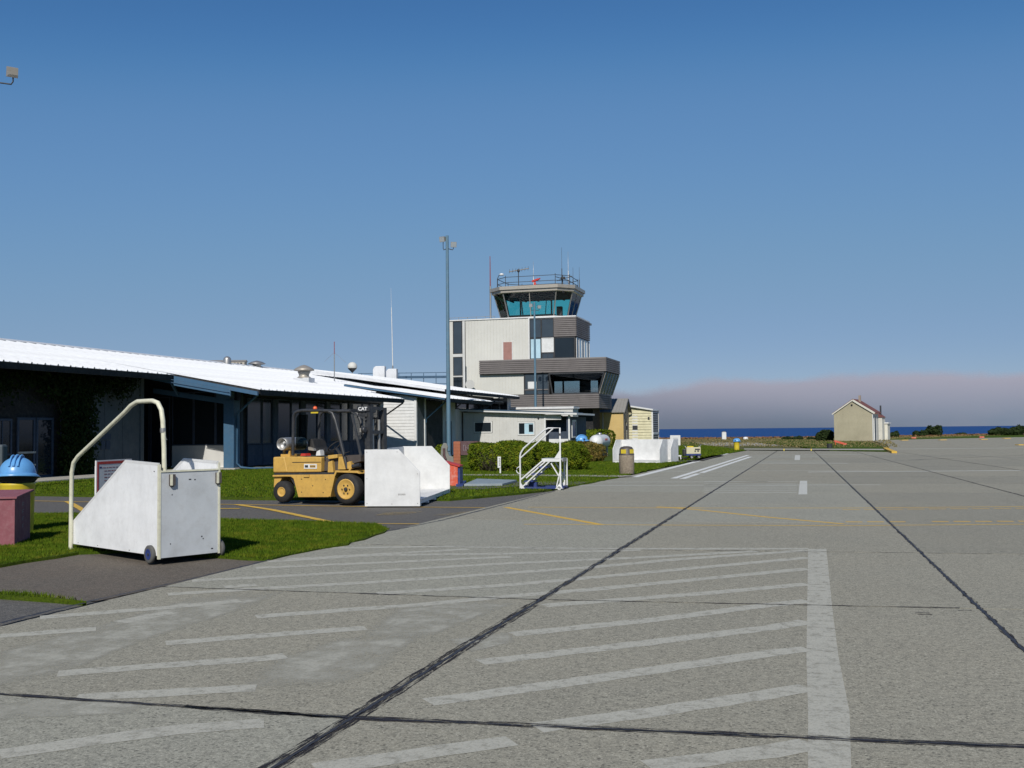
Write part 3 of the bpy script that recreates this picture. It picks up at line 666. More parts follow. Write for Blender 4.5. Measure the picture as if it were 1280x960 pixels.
for y_, e_, f_, g_, h_, mt_, hh_ in ((56.68, -20.62, 3.46, -27, 4.42, 'blue', .11), (66.03, -24.02, 4.38, -34, 5.965, 'roofwhite', .24)):
    m = MB(); m.prism([(e_, y_, f_), (g_, y_, h_), (g_, y_, h_-hh_), (e_, y_, f_-hh_*.6)], (0, -.05, 0)); m.build('rake_beam', mt_, term, TO)
m = MB(); m.prism([(-24.15, 40.0, 3.02), (-28.2, 40.0, 3.62), (-28.2, 40.0, 3.40), (-24.15, 40.0, 2.80)], (0, -.25, 0)); m.build('lower_beam', 'blue', term, TO)
m = MB(); m.prism([(-24.3, 40.02, 3.04), (-25.0, 40.02, 3.15), (-25.0, 40.02, 3.45), (-24.3, 40.02, 3.38)], (0, -.3, 0)); m.build('beam_block', 'blue', term, TO)
m = MB(); m.bar((-26.9, 39.7, 3.3), (-26.85, 39.0, 3.95), .08, .1); m.build('beam_block', 'blue', term, TO)
MB().box(-24.62, -24.12, 39.68, 40.18, .0, 3.02).build('column', 'blue', term, TO, .012)
MB().box(-24.95, -23.95, 39.5, 40.5, 0, .10).build('column_base', 'walk', term, TO, .02)
def pipe(pts, mat, r=.045, name='downspout'): MB().tube(pts, r, 8).build(name, mat, term, TO)
pipe([(-22.2, 38.5, 3.28), (-22.3, 38.55, 3.18), (-24.0, 39.8, 2.45), (-24.06, 39.86, 2.25), (-24.06, 39.86, .3), (-23.9, 39.9, .12), (-23.5, 40.1, .07), (-22.9, 41, .05)], 'blue')
pipe([(-22.1, 53.9, 3.3), (-22.15, 53.95, 3.15), (-24.7, 56.8, 2.35), (-24.75, 56.85, 2.1), (-24.75, 56.85, .1)], 'darkmetal')
pipe([(-20.8, 57.2, 3.35), (-20.9, 57.25, 3.2), (-22.4, 58.3, 2.35), (-22.45, 58.35, 2.1)], 'blue')
pipe([(-24.1, 72.0, 4.2), (-25.1, 71.5, 3.3)], 'darkmetal'); pipe([(-24.1, 79.0, 4.2), (-25.1, 78.3, 3.3)], 'darkmetal')
# gutters of dark metal right below each eave
for y0, y1, ex, ez in ((-8, 37.9, -26, 4.1), (38.3, 53.9, -22, 3.4), (56.9, 65.9, -20.6, 3.5), (66.2, 84.4, -24, 4.4)):
    MB().box(ex-.16, ex-.05, y0, y1, ez-.24, ez-.17).build('gutter', 'soffit', term, TO)
# kerb and walk along the wall
st = MB(); st.box(-27.35, -25.0, -8, 38.2, -.05, .07); st.build('walkway', 'walk', term, TO)
st = MB(); st.box(-26.9, -24.6, 38.25, 41.38, -.05, .065); st.build('walkway', 'walk', term, TO)
st = MB(); st.box(-24.6, -23.6, 41.45, 56.9, -.05, .06); st.build('walkway', 'walk', term, TO)

# leaf clumps
def leaves(name, mat, pts, nrm, size, parent=None, up=.3, **kw):
    n = len(pts); d = nrm+rng.normal(0, .55, (n, 3)); d /= np.linalg.norm(d, axis=1)[:, None]+1e-9
    a = np.cross(d, rng.normal(0, 1, (n, 3))); a /= np.linalg.norm(a, axis=1)[:, None]+1e-9; b = np.cross(d, a)
    s_ = (size*rng.uniform(.6, 1.4, n))[:, None]
    V = np.stack([pts-a*s_*.5, pts+b*s_*.32+d*s_*.1, pts+a*s_*.5, pts-b*s_*.32], 1).reshape(-1, 3)
    me = bpy.data.meshes.new(name); me.vertices.add(4*n); me.vertices.foreach_set('co', V.ravel()); me.loops.add(4*n)
    me.loops.foreach_set('vertex_index', np.arange(4*n)); me.polygons.add(n); me.polygons.foreach_set('loop_start', np.arange(0, 4*n, 4)); me.update(calc_edges=True); me.validate()
    return link(name, me, mat, parent, **kw)
def blob(n, c, r, flatb=.0, seed=0):
    u = rng.normal(0, 1, (n, 3)); u /= np.linalg.norm(u, axis=1)[:, None]
    a = np.abs(u)**.8*np.sign(u) if flatb else u
    lump = 1+.10*np.sin(u[:, 0]*5+seed)*np.cos(u[:, 1]*4+seed*2)+.07*np.sin(u[:, 2]*9+seed)+.05*np.sin(u[:, 0]*13+u[:, 1]*11)
    p = np.array(c)+a*np.array(r)*lump[:, None]*rng.uniform(.88, 1.03, n)[:, None]
    return p, u
iv = thing('climbing_vine', 'dark leafy vine climbing the shaded terminal wall and hanging under the eave', 'vine', (-27.3, 33.6, 0))
p = []
for _ in range(9000):
    y = random.gauss(0, .75) if random.random() < .6 else random.uniform(-6, 3.5); z = random.uniform(0, 3.9)
    if abs(y) > 1.0: z = 3.95-abs(random.gauss(0, .42))-.15*math.sin(y*3)
    p.append((random.uniform(-.05, .38), y, max(.02, z)))
P = np.array(p); leaves('foliage', 'ivy', P, np.tile([1., 0, .3], (len(P), 1)), .13, iv)
m = MB()
for k in range(5): m.tube([(.03, -.5+.25*k, 0), (.06, -.4+.22*k, 1.3), (.05, -.9+.4*k, 2.6), (.05, -1.4+.6*k, 3.6)], [.03, .025, .02, .012], 6)
m.build('stem', 'bark', iv)

# ------------------------------------------------------------------ roof furniture
def zr(x, dz=0): return 4.1+SL*(-26-x)+dz
def on_roof(px, py, dz=0):
    d = _f*FPX+_r*(px-640)+_u*(480-py)      # meets the roof plane
    t = (4.1-SL*26+dz-EYE)/(d.z+SL*d.x); return d.x*t, d.y*t, EYE+d.z*t
x, y, z = on_roof(380, 478)
v = thing('roof_ventilator', 'mushroom-capped metal ventilator on a white box halfway up the terminal roof', 'ventilator', (x, y, z)); v.scale = (.64, .64, .72)
m = MB(); m.box(-.75, .75, -.55, .55, -.35, .34); m.build('base_box', 'roofwhite', v)
m = MB(); m.lathe([(.62, .34), (.60, .38), (.42, .50), (.45, .62), (.55, .80), (.52, .86)], 24); m.build('throat', 'metalwarm', v)
m = MB(); m.lathe([(.50, .86), (.88, .92), (.90, .98), (.70, 1.12), (.30, 1.30), (.06, 1.36)], 28); m.build('cap', 'metalwarm', v)
for px, py, w_, h_, nm in ((284, 455, 1.9, .42, 'a'), (309, 456.5, 1.9, .45, 'b')):
    pass
RYD = 60
def ridge_at(px, xw=RX):                 # a spot on the ridge line, by its bearing
    d = _f*FPX+_r*(px-640); t = xw/d.x; return (xw, d.y*t, RZ)
x, y, z = ridge_at(285, -37.4)
v = thing('roof_unit', 'long louvred metal unit lying behind the ridge of the terminal roof', 'vent unit', (x, y, z-.12), R(16)); v.scale = (.62, .62, .62)
m = MB(); m.box(-1.9, 1.9, -.5, .5, 0, .62); m.build('casing', 'metalwarm', v, bevel=.03)
m = MB(); m.prism([(-2.0, -.55, .62), (-2.0, .55, .62), (-2.0, 0, .82)], (4.0, 0, 0)); m.build('lid', 'metalwarm', v)
m = MB(); [m.box(-1.7+.35*k, -1.5+.35*k, -.53, -.50, .12, .5) for k in range(10)]; m.build('louvre', 'darkmetal', v)
x, y, z = ridge_at(284, -36.0)
v = tag(MB().lathe([(.42, -.4), (.42, .32), (.36, .46), (.2, .56), (.04, .6)], 20).build('roof_vent', 'metal'), 'short domed metal vent in front of the louvred roof unit', 'roof vent'); v.location = (x, y, z); v.scale = (.58, .58, .75)
x, y, z = ridge_at(321, -36.2)
v = thing('roof_vent', 'low mushroom vent on the terminal ridge right of the louvred unit', 'roof vent', (x, y, z-.02)); v.scale = (.8, .8, .8)
MB().lathe([(.35, -.3), (.35, .2), (.4, .25)], 20).build('throat', 'metal', v); MB().lathe([(.4, .2), (.72, .25), (.72, .30), (.45, .45), (.05, .55)], 22).build('cap', 'metal', v)
x, y, z = ridge_at(394, -36.2)
v = thing('roof_vent', 'small cap vent just peeking over the ridge behind the big ventilator', 'roof vent', (x, y, z-.1))
MB().lathe([(.3, -.3), (.3, .2), (.3, .25)], 16).build('throat', 'metal', v); MB().lathe([(.3, .2), (.55, .22), (.4, .32), (.05, .36)], 18).build('cap', 'metal', v)
# mast with wires, radome, two curved white hoods, whip antenna
x, y, z = on_roof(418, 477)
v = thing('weather_mast', 'thin roof mast with red tip and stay wires, left of the white ball', 'mast', (x, y, z))
MB().tube([(0,0,-.2), (0,0,1.8)], .035, 8).build('pole', 'metal', v); MB().tube([(0,0,1.8), (0,0,2.6)], .03, 6).build('tip', 'maroon', v)
m = MB(); m.tube([(0,0,1.9), (-.85, .3, 1.35)], .008, 4); m.tube([(0,0,1.9), (.95, -.3, 1.2)], .008, 4); m.build('stay_wire', 'metal', v)
x, y, z = ridge_at(440.5, -36.6)
v = thing('radome', 'white ball antenna cover on a short cone above the roof ridge', 'radome', (x, y, z)); v.scale = (.8, .8, .85)
MB().tube([(0,0,-.3), (0,0,.55)], .05, 8).build('stand', 'metal', v); MB().lathe([(.08, .50), (.2, .62), (.42, .82), (.46, .9)], 20).build('cone', 'darkmetal', v)
MB().lathe([(.46, .9), (.50, 1.02), (.47, 1.2), (.36, 1.36), (.2, 1.46), (.03, 1.5)], 24).build('dome', 'cream', v)
def hood(px, py, label, w_):
    x, y, z = ridge_at(px, -35.2); z = zr(-35.2, .3)
    v = thing('roof_hood', label, 'vent hood', (x, y, z-.1), R(12), 'curved white hoods on the terminal roof')
    q = [(-.5, 0), (-.5, .72), (-.42, .92), (-.25, 1.02), (.5, 1.02), (.5, 0)]
    m = MB(); m.prism([(a*w_, -.35, b*w_) for a, b in q], (0, .7, 0)); m.build('hood', 'roofwhite', v, bevel=.03)
    m = MB(); m.box(-.6*w_, .6*w_, -.5, .5, -.2, .05); m.build('base', 'roofwhite', v)
hood(474.5, 473, 'taller curved white vent hood, left of the whip antenna', 1.0); hood(490, 475, 'curved white vent hood standing at the foot of the whip antenna', .92)
x, y, z = ridge_at(491, -37.5)
v = thing('whip_antenna', 'tall thin white whip antenna rising behind the terminal roof', 'antenna', (x, y, z-1))
m = MB(); m.tube([(0,0,0), (0,0,2.6)], .07, 8); m.build('lower_pole', 'metal', v)
MB().tube([(0,0,2.6), (-.05,0,5.6), (-.1,0,8.0)], [.05, .04, .035], 8).build('whip', 'whiteclean', v); MB().tube([(-.1,0,8), (-.14,0,9.8)], [.015, .008], 6).build('tip', 'whiteclean', v)
# blue catwalk rail behind the roof
v = thing('roof_catwalk', 'blue steel catwalk with railing running from the roof ridge to the tower', 'catwalk', (-38, 95, 5))
def rp(px, py, Y=95): X, Z = PY(px, py, Y); return (X+38, 0, Z-5)
m = MB(); m.bar(rp(448, 472), rp(562, 471), .3, .22); m.build('deck', 'blue_dark', v)
m = MB(); m.bar(rp(448, 467), rp(562, 465.5), .06, .06); m.bar(rp(448, 479), rp(562, 479.5), .06, .06); m.build('rail', 'blue_dark', v)
for k in range(8):
    a = rp(452+15.5*k, 466.5); m = MB(); m.bar(a, (a[0], 0, a[2]-1.6), .05, .05); m.build('post', 'blue_dark', v)

# ------------------------------------------------------------------ control tower
TW = (-30, 104, 0)
tower = thing('control_tower', 'stepped airport control tower with teal glass cab and grey-brown siding bands', 'control tower', TW)
def tb(name, mat, *boxes, bevel=0):
    m = MB()
    for b in boxes: m.box(*b)
    return m.build(name, mat, tower, TW, bevel)
tb('core', 'soffit', (-35.9, -27.6, 100.1, 108, 0, 12.55), (-27.6, -22.7, 100.1, 106.4, 8.6, 12.55))
m = MB()
ribs(m, (-35.9, 100.1), (-35.5, 100.1), 0, 12.75, .4, .02, .03)
ribs(m, (-34.15, 100.1), (-27.45, 100.1), 8.6, 12.75, .33, .025, .03); ribs(m, (-34.15, 100.1), (-28.0, 100.1), 5.1, 7.2, .33, .025, .03); ribs(m, (-34.15, 100.1), (-32.1, 100.1), 7.2, 8.6, .33, .025, .03)
ribs(m, (-34.15, 100.1), (-29.5, 100.1), 0, 5.1, .33, .025, .03)
m.build('cladding', 'cream', tower, TW)
m = MB(); ribs(m, (-27.58, 106.5), (-27.58, 108), 0, 12.7, .35, .03, .03); m.build('cladding', 'cream', tower, TW)
tb('parapet', 'whiteclean', (-36, -27.44, 99.98, 108.1, 12.75, 12.86), (-27.43, -22.6, 99.99, 106.5, 12.70, 12.82), (-27.48, -27.36, 99.96, 100.08, 8.6, 12.74), (-28.02, -27.9, 99.96, 100.08, 5.1, 7.2))
tb('roof', 'greyroof', (-36, -22.7, 100.1, 108, 12.55, 12.74))
m = MB(); m.bar((-35.9, 100.3, 13.1), (-31, 100.3, 13.1), .04, .04)
for k in range(6): m.bar((-35.9+k*.95, 100.3, 12.8), (-35.9+k*.95, 100.3, 13.1), .04, .04)
m.build('roof_rail', 'metal', tower, TW)
# stair window strip, left
for z0, z1, pm in ((9.38, 12.7, 'glass_slate'), (7.15, 9.05, 'glass_slate'), (5.2, 7.0, 'glass_dark')):
    window(tower, (-35.48, 100.06), (-34.5, 100.06), z0, z1, 'darkmetal', pm, .07, 0, TW)
tb('window_mullion', 'greywall', (-34.45, -34.2, 99.99, 100.09, 3, 12.7), (-35.5, -34.46, 100.0, 100.09, 9.06, 9.36), (-35.5, -34.46, 100.0, 100.09, 7.01, 7.14))
o = tag(MB().tube([(0,0,0), (0,0,4.5)], .09, 8).build('vent_pipe', 'whiteclean'), 'white vertical pipe beside the stair windows of the tower', 'pipe'); o.location = (-34.0, 99.2, 4.2)
tb('door', 'pinkdoor', (-30.12, -29.21, 100.0, 100.06, 8.55, 10.4)); tb('door_frame', 'whiteclean', (-30.2, -30.12, 99.98, 100.07, 8.55, 10.5), (-29.21, -29.13, 99.98, 100.07, 8.55, 10.5))
# upper floor glazing and siding
window(tower, (-27.35, 100.08), (-26.18, 100.08), 10.75, 12.6, 'darkmetal', 'glass_slate', .05, 0, TW); window(tower, (-26.14, 100.08), (-24.9, 100.08), 10.75, 12.6, 'darkmetal', 'glass_slate', .05, 0, TW)
window(tower, (-27.35, 100.08), (-26.18, 100.08), 8.6, 10.7, 'darkmetal', 'glass_sky', .08, 0, TW)
window(tower, (-26.14, 100.08), (-24.9, 100.08), 9.25, 10.7, 'whiteclean', 'whiteclean', .06, 0, TW); window(tower, (-26.14, 100.08), (-24.9, 100.08), 8.6, 9.2, 'darkmetal', 'glass_slate', .06, 1, TW)
window(tower, (-24.86, 100.08), (-22.75, 100.08), 8.62, 10.7, 'darkmetal', 'glass_dark', .08, 0, TW)
m = MB(); boards(m, (-24.88, 100.08), (-22.6, 100.08), 10.74, 12.70); boards(m, (-22.62, 100.03), (-22.62, 106.45), 10.72, 12.68); m.build('siding', 'siding_brown', tower, TW)
for k in range(5): window(tower, (-22.66, 100.25+k*1.24), (-22.66, 100.25+k*1.24+1.16), 8.62, 10.68, 'whiteclean', 'glass_sky' if k % 2 else 'glass_slate', .09, 0, TW)
# balcony band
bc = [(-32.55, 99.725), (-19.62, 99.725), (-19.62, 107.2)]
m = MB(); boards(m, bc[0], bc[1], 7.18, 8.56); boards(m, bc[1], bc[2], 7.18, 8.56); boards(m, (-32.55, 100.05), bc[0], 7.18, 8.56); m.build('siding', 'siding_brown', tower, TW)
tb('balcony', 'soffit', (-32.50, -19.68, 99.737, 107.2, 7.16, 7.30), (-32.50, -31.9, 99.737, 100, 7.3, 8.5), (-31.9, -19.68, 99.737, 99.775, 7.3, 8.5), (-19.82, -19.68, 99.778, 107.2, 7.3, 8.5), (-27.6, -19.92, 106.5, 107.1, 7.3, 8.5))
tb('coping', 'greyroof', (-32.57, -19.59, 99.720, 99.782, 8.56, 8.60), (-19.84, -19.59, 99.785, 107.2, 8.56, 8.60)); tb('floor', 'greyroof', (-27.6, -19.92, 99.787, 107, 7.31, 7.38))
# lower band and floor slab
m = MB(); boards(m, (-29.6, 99.912), (-20.41, 99.912), 3.6, 5.03); boards(m, (-20.41, 99.912), (-20.41, 106.4), 3.6, 5.03); boards(m, (-29.6, 100.05), (-29.6, 99.912), 3.6, 5.03); m.build('siding', 'siding_brown', tower, TW)
tb('floor', 'soffit', (-29.55, -20.47, 99.925, 106.4, 3.58, 3.85), (-29.55, -20.47, 99.925, 100.00, 3.85, 4.98), (-20.61, -20.47, 100.00, 106.4, 3.85, 4.98))
tb('stem', 'darkwall', (-27.6, -26.9, 100.2, 106, 0, 3.58), (-22.9, -21.35, 101.5, 105, 0, 3.58), (-26.9, -22.9, 104.5, 106, 0, 3.58))
# observation room between the bands
window(tower, (-27.9, 99.938), (-26.7, 99.938), 5.06, 7.15, 'darkmetal', 'glass_slate', .07, 0, TW); window(tower, (-26.65, 99.938), (-25.45, 99.938), 5.06, 7.15, 'darkmetal', 'glass_slate', .07, 0, TW)
tb('window_blind', 'whiteclean', (-27.55, -26.65, 99.84, 99.88, 5.65, 6.35))
tb('window_sill', 'siding_brown', (-27.9, -25.45, 99.84, 99.885, 5.5, 5.6))
tb('room_wall', 'darkwall', (-27.9, -20.82, 106.2, 106.4, 3.9, 5.3), (-27.9, -20.82, 106.2, 106.4, 6.62, 7.15), (-27.9, -27.1, 106.2, 106.4, 5.3, 6.62), (-25.55, -25.4, 106.2, 106.4, 5.3, 6.62), (-23.7, -22.55, 106.2, 106.4, 5.3, 6.62), (-21.75, -20.82, 106.2, 106.4, 5.3, 6.62), (-28, -27.9, 99.938, 106.4, 3.9, 7.15), (-25.46, -25.36, 100.00, 102, 3.9, 7.15))
tb('room_ceiling', 'darkwall', (-27.9, -20.41, 100.10, 106.3, 7.08, 7.15)); tb('room_floor', 'darkwall', (-27.9, -20.61, 100.10, 106.2, 3.86, 3.95))
def slant(x0a, x1a, ya, za, x0b, x1b, yb, zb, axis='x'): return [(x0a, ya, za), (x1a, ya, za), (x1b, yb, zb), (x0b, yb, zb)]
# leaning front window of three big panes
xs = [(-25.04, -25.34), (-23.4, -23.3), (-21.8, -21.4), (-20.43, -19.77)]
for (a, A), (b, B) in zip(xs, xs[1:]):
    m = MB(); m.prism([(a, 99.927, 5.05), (b, 99.927, 5.05), (B, 99.748, 7.14), (A, 99.748, 7.14)], (0, .02, 0)); m.build('pane', 'glass_tint', tower, TW)
m = MB()
for a, A in (xs[0], xs[3]): m.bar((a, 99.927, 5.05), (A, 99.748, 7.14), .14, .14)
m.bar((xs[0][0], 99.930, 5.1), (xs[3][0], 99.930, 5.1), .14, .14); m.bar((xs[0][1], 99.763, 7.1), (xs[3][1], 99.763, 7.1), .14, .12)
m.build('window_frame', 'darkmetal', tower, TW)
ys = [99.938+k*1.36 for k in range(6)]
for a, b in zip(ys, ys[1:]):
    m = MB(); m.prism([(-20.41, a, 5.05), (-20.41, b, 5.05), (-19.72, b+(b-99.93)*.06, 7.14), (-19.72, a+(a-99.93)*.06, 7.14)], (-.02, 0, 0)); m.build('pane', 'glass_olive', tower, TW)
for a in ys: m = MB(); m.bar((-20.37, a, 5.05), (-19.68, a+(a-99.93)*.06, 7.14), .09, .09); m.build('mullion', 'metalwarm', tower, TW)
# cab
def octo(x0, x1, y0, y1, c, z): return [(x0+c, y0, z), (x1-c, y0, z), (x1, y0+c, z), (x1, y1-c, z), (x1-c, y1, z), (x0+c, y1, z), (x0, y1-c, z), (x0, y0+c, z)]
T_ = octo(-31.55, -23.3, 100.3, 107.2, 1.35, 15.42); B_ = octo(-30.95, -23.95, 100.95, 106.6, 1.15, 12.95)
F1 = octo(-31.75, -23.1, 100.1, 107.4, 1.4, 15.42)
m = MB(); m.prism(F1, (0, 0, .27)); m.build('cab_fascia', 'metalwarm', tower, TW)
m = MB(); m.prism([(x_*1.0, y_, 15.69) for x_, y_, _ in octo(-31.9, -22.95, 99.95, 107.55, 1.45, 0)], (0, 0, .34)); m.build('cab_roof', 'metalwarm', tower, TW)
m = MB(); m.prism([(x_, y_, 15.38) for x_, y_, _ in octo(-31.7, -23.15, 100.15, 107.35, 1.4, 0)], (0, 0, .04)); m.build('cab_trim', 'creamhut', tower, TW)
m = MB(); m.prism([(x_, y_, 12.83) for x_, y_, _ in octo(-31.05, -23.85, 100.85, 106.7, 1.15, 0)], (0, 0, .14)); m.build('cab_sill', 'whiteclean', tower, TW)
for i in range(8):
    a, b = Vector(B_[i]), Vector(B_[(i+1) % 8]); A, Bq = Vector(T_[i]), Vector(T_[(i+1) % 8])
    nseg = {0: 2, 2: 2, 4: 2, 6: 2}.get(i, 1)
    for k in range(nseg):
        t0, t1 = k/nseg, (k+1)/nseg
        m = MB(); m.add([a.lerp(b, t0), a.lerp(b, t1), A.lerp(Bq, t1), A.lerp(Bq, t0)], [(0,1,2,3)]); m.build('cab_pane', 'glass_teal', tower, TW)
        m = MB(); m.bar(a.lerp(b, t0), A.lerp(Bq, t0), .10 if k == 0 else .07, .10 if k == 0 else .07); m.build('cab_mullion', 'metal' if k == 0 else 'metalwarm', tower, TW)
m = MB()
for k in range(6): m.bar((-31+k*1.4, 100.5, 15.3), (-31+k*1.4, 107, 15.3), .12, .2)
m.prism([(x_, y_, 15.28) for x_, y_, _ in octo(-31.3, -23.5, 100.55, 106.95, 1.3, 0)], (0, 0, .05)); m.build('cab_ceiling', 'darkwall', tower, TW)
m = MB(); m.prism([(x_, y_, 14.55) for x_, y_, _ in octo(-31.1, -23.8, 102.6, 106.6, 1.0, 0)][:2]+[(-24.2, 106.2, 14.6), (-30.7, 106.2, 14.6)], (0, 0, .02)); 
m = MB(); m.box(-29.2, -29.05, 103, 103.1, 12.95, 15.3); m.box(-26.6, -26.45, 105.8, 105.9, 12.95, 15.3); m.box(-30.0, -25.2, 101.6, 102.3, 12.95, 13.25); m.box(-24.9, -24.4, 101.4, 102.0, 12.95, 13.95); m.build('cab_console', 'darkmetal', tower, TW)
# roof rail and aerials
m = MB(); ro = octo(-31.2, -23.6, 100.6, 106.8, 1.2, 0)
for z in (16.5, 17.05):
    for i in range(8): m.bar((ro[i][0], ro[i][1], z), (ro[(i+1) % 8][0], ro[(i+1) % 8][1], z), .05, .05)
for x_, y_, _ in ro: m.bar((x_, y_, 16.0), (x_, y_, 17.2), .05, .05)
m.build('roof_railing', 'darkmetal', tower, TW)
def aer(label, name, loc, fn, cat='antenna'):
    v = thing(name, label, cat, loc); fn(v); return v
def f_(v): MB().tube([(0,0,0), (0,0,3.5)], .10, 8).build('sleeve', 'metal', v); MB().tube([(0,0,3.5), (0,0,6.6)], [.07, .04], 8).build('whip', 'maroon', v)
aer('tall whip antenna standing left of the tower cab, from roof to above the rail', 'whip_antenna', (-31.9, 101.5, 12.85), f_)
def f_(v):
    MB().tube([(0,0,0), (0,0,1.85)], .045, 8).build('mast', 'darkmetal', v); MB().tube([(-1.05, .2, 1.75), (1.15, -.2, 1.92)], .05, 8).build('boom', 'metalwarm', v)
    m = MB()
    for k in range(7): x_ = -.95+k*.33; m.tube([(x_-.08, .2, 1.6+.03*k), (x_+.08, -.2, 1.95+.03*k)], .018, 5)
    m.build('element', 'metal', v); m = MB(); m.lathe([(.05, 1.6), (.14, 1.68), (.14, 1.88), (.05, 1.95)], 12); m.build('rotor', 'darkmetal', v)
aer('yagi aerial with a long horizontal boom on the tower roof', 'yagi_antenna', (-28.9, 101.6, 16.03), f_)
def f_(v):
    MB().tube([(0,0,0), (.02,0,.9), (.15,0,1.25), (.38,0,1.42)], .035, 8).build('gooseneck', 'darkmetal', v)
    MB().lathe([(.06, 1.52), (.2, 1.46), (.24, 1.34), (.2, 1.3)], 14, Matrix.Translation((.48, 0, 0))).build('lamp_head', 'whiteclean', v)
aer('gooseneck lamp with white head at the left end of the tower roof', 'roof_lamp', (-31.0, 101.0, 16.03), f_, 'lamp')
def f_(v):
    MB().lathe([(.12, 0), (.14, .2), (.08, .26), (.08, .4)], 12).build('base', 'red', v)
    m = MB(); m.bar((-.28, 0, .42), (.38, -.05, .62), .22, .18); m.bar((.3, 0, .55), (.55, -.05, .70), .12, .1); m.build('light_gun', 'red', v)
aer('red signal light on the front rail of the tower roof', 'signal_light', (-26.85, 100.4, 16.03), f_, 'signal light')
for i, (x_, y_, h_, lb) in enumerate([(-24.35, 101.6, 3.9, 'thinnest whip aerial, first of those on the right end of the tower roof'), (-23.9, 102.5, 3.6, 'pale whip aerial, second of those on the right end of the tower roof'),
    (-23.75, 104.0, 2.2, 'short stub aerial near the right corner of the tower roof'), (-27.7, 103.0, 2.9, 'thin whip aerial rising above the middle of the tower rail'), (-23.4, 105.4, 2.4, 'outermost dark aerial at the right edge of the tower roof')]):
    o = tag(MB().tube([(0,0,0), (0,0,h_*.45), (0,0,h_*.46), (0,0,h_)], [.045, .045, .02, .012], 6).build('whip_antenna', 'metal' if i in (1, 3) else 'darkmetal'), lb, 'antenna'); o.location = (x_, y_, 16.03)
m = MB(); m.bar((0, 0, .9), (1.5, -.6, .35), .12, .06); m.bar((.1, .1, .5), (1.6, .5, .95), .12, .06); m.bar((.7, 0, 0), (.7, 0, 1.0), .1, .1); m.box(.55, .95, -.15, .15, .6, .85)
o = tag(m.build('antenna_bracket', 'darkmetal'), 'crossed dark bracket with a small box at the right end of the tower rail', 'bracket'); o.location = (-24.9, 101.2, 16.03)
# dish on the tower wall
v = thing('satellite_dish', 'small grey dish on a white pole at the foot of the tower wall', 'dish', (-33.9, 99.3, 4.7))
MB().lathe([(.02, 0), (.25, .04), (.45, .14), (.46, .15)], 18, Matrix.Translation((.45, 0, 1.5)) @ Matrix.Rotation(R(95), 4, 'X') @ Matrix.Rotation(R(20), 4, 'Y')).build('dish', 'greywall', v); MB().tube([(.45, .05, 0), (.45, .05, 1.5)], .05, 8).build('pole', 'whiteclean', v)

# ------------------------------------------------------------------ annex in front of the tower, low block behind it
AO = (-22, 76, 0)
an = thing('site_office', 'small grey single-storey office with white-edged flat roof and two windows', 'office', AO)
m = MB(); m.box(-26.1, -19.62, 75.78, 81.5, 0, 2.7); m.build('core', 'soffit', an, AO)
m = MB()
for a, b, z0, z1 in ((-26.1, -25.25, 0, 2.95), (-25.25, -23.74, 0, 1.37), (-25.25, -23.74, 2.28, 2.93), (-23.74, -21.75, 0, 2.9), (-21.75, -20.38, 0, 1.16), (-21.75, -20.38, 2.2, 2.84), (-20.38, -19.62, 0, 2.8)):
    ribs(m, (a, 75.78), (b, 75.78), z0, z1, .28, .022, .025)
m.build('wall', 'greywall', an, AO)
window(an, (-25.23, 75.76), (-23.76, 75.76), 1.39, 2.26, 'whiteclean', 'glass_dark', .09, 0, AO); w2 = window(an, (-21.73, 75.76), (-20.40, 75.76), 1.18, 2.18, 'whiteclean', 'glass_sky', .09, 0, AO)
m = MB(); m.box(-21.62, -21.2, 75.70, 75.735, 1.3, 2.08); m.box(-20.85, -20.52, 75.70, 75.735, 1.45, 2.0); m.build('dark_pane', 'glass_dark', an, AO)
m = MB(); m.box(-19.62, -17.9, 76.9, 77.0, 0, 2.6); m.box(-19.64, -19.60, 75.9, 76.9, 0, 2.6); m.box(-17.95, -17.7, 75.78, 81.5, 0, 2.55); m.box(-19.6, -17.95, 77, 81.5, 0, 2.5); m.build('recess_wall', 'slateblue', an, AO)  # darker colour paints the shade of the alcove and right end
for x0_ in (-19.66, -17.80): MB().box(x0_, x0_+.12, 75.70, 75.82, 0, 2.72).build('post', 'whiteclean', an, AO)
m = MB(); m.box(-19.3, -17.83, 75.74, 75.84, 0, .88); m.build('low_wall', 'whiteclean', an, AO); MB().box(-19.62, -18.35, 75.74, 75.82, 2.32, 2.7).build('wall_head', 'greywall', an, AO)
window(an, (-17.68, 76.3), (-17.68, 77.7), .95, 2.3, 'whiteclean', 'glass_slate', .12, 0, AO)
m = MB(); m.prism([(-26.25, 75.3, 3.06), (-17.05, 75.3, 2.66), (-17.05, 75.3, 2.80), (-26.25, 75.3, 3.18)], (0, 6.5, 0)); m.build('roof_edge', 'whiteclean', an, AO)
m = MB(); m.prism([(-26.27, 75.26, 3.19), (-18.0, 75.26, 2.845), (-18.0, 75.26, 2.90), (-26.27, 75.26, 3.26)], (0, 6.6, 0)); m.build('roof', 'blue_dark', an, AO)
m = MB(); m.lathe([(.0, 0), (.07, .0), (.07, .05), (.02, .08)], 12, Matrix.Translation((-20.1, 75.74, 2.45)) @ Matrix.Rotation(R(90), 4, 'X')); m.build('wall_lamp', 'darkmetal', an, AO)
m = MB(); m.box(-24.7, -19.35, 84, 86, 0, 3.3); o = m.build('wall', 'cream'); lb = thing('low_block', 'plain cream flat-roofed block seen over the grey office roof', 'building', (-22, 84, 0)); o.parent = lb; o.location = (22, -84, 0)
m = MB(); m.box(-24.8, -19.25, 83.9, 86.1, 3.3, 3.48); m.build('parapet', 'whiteclean', lb, (-22, 84, 0))
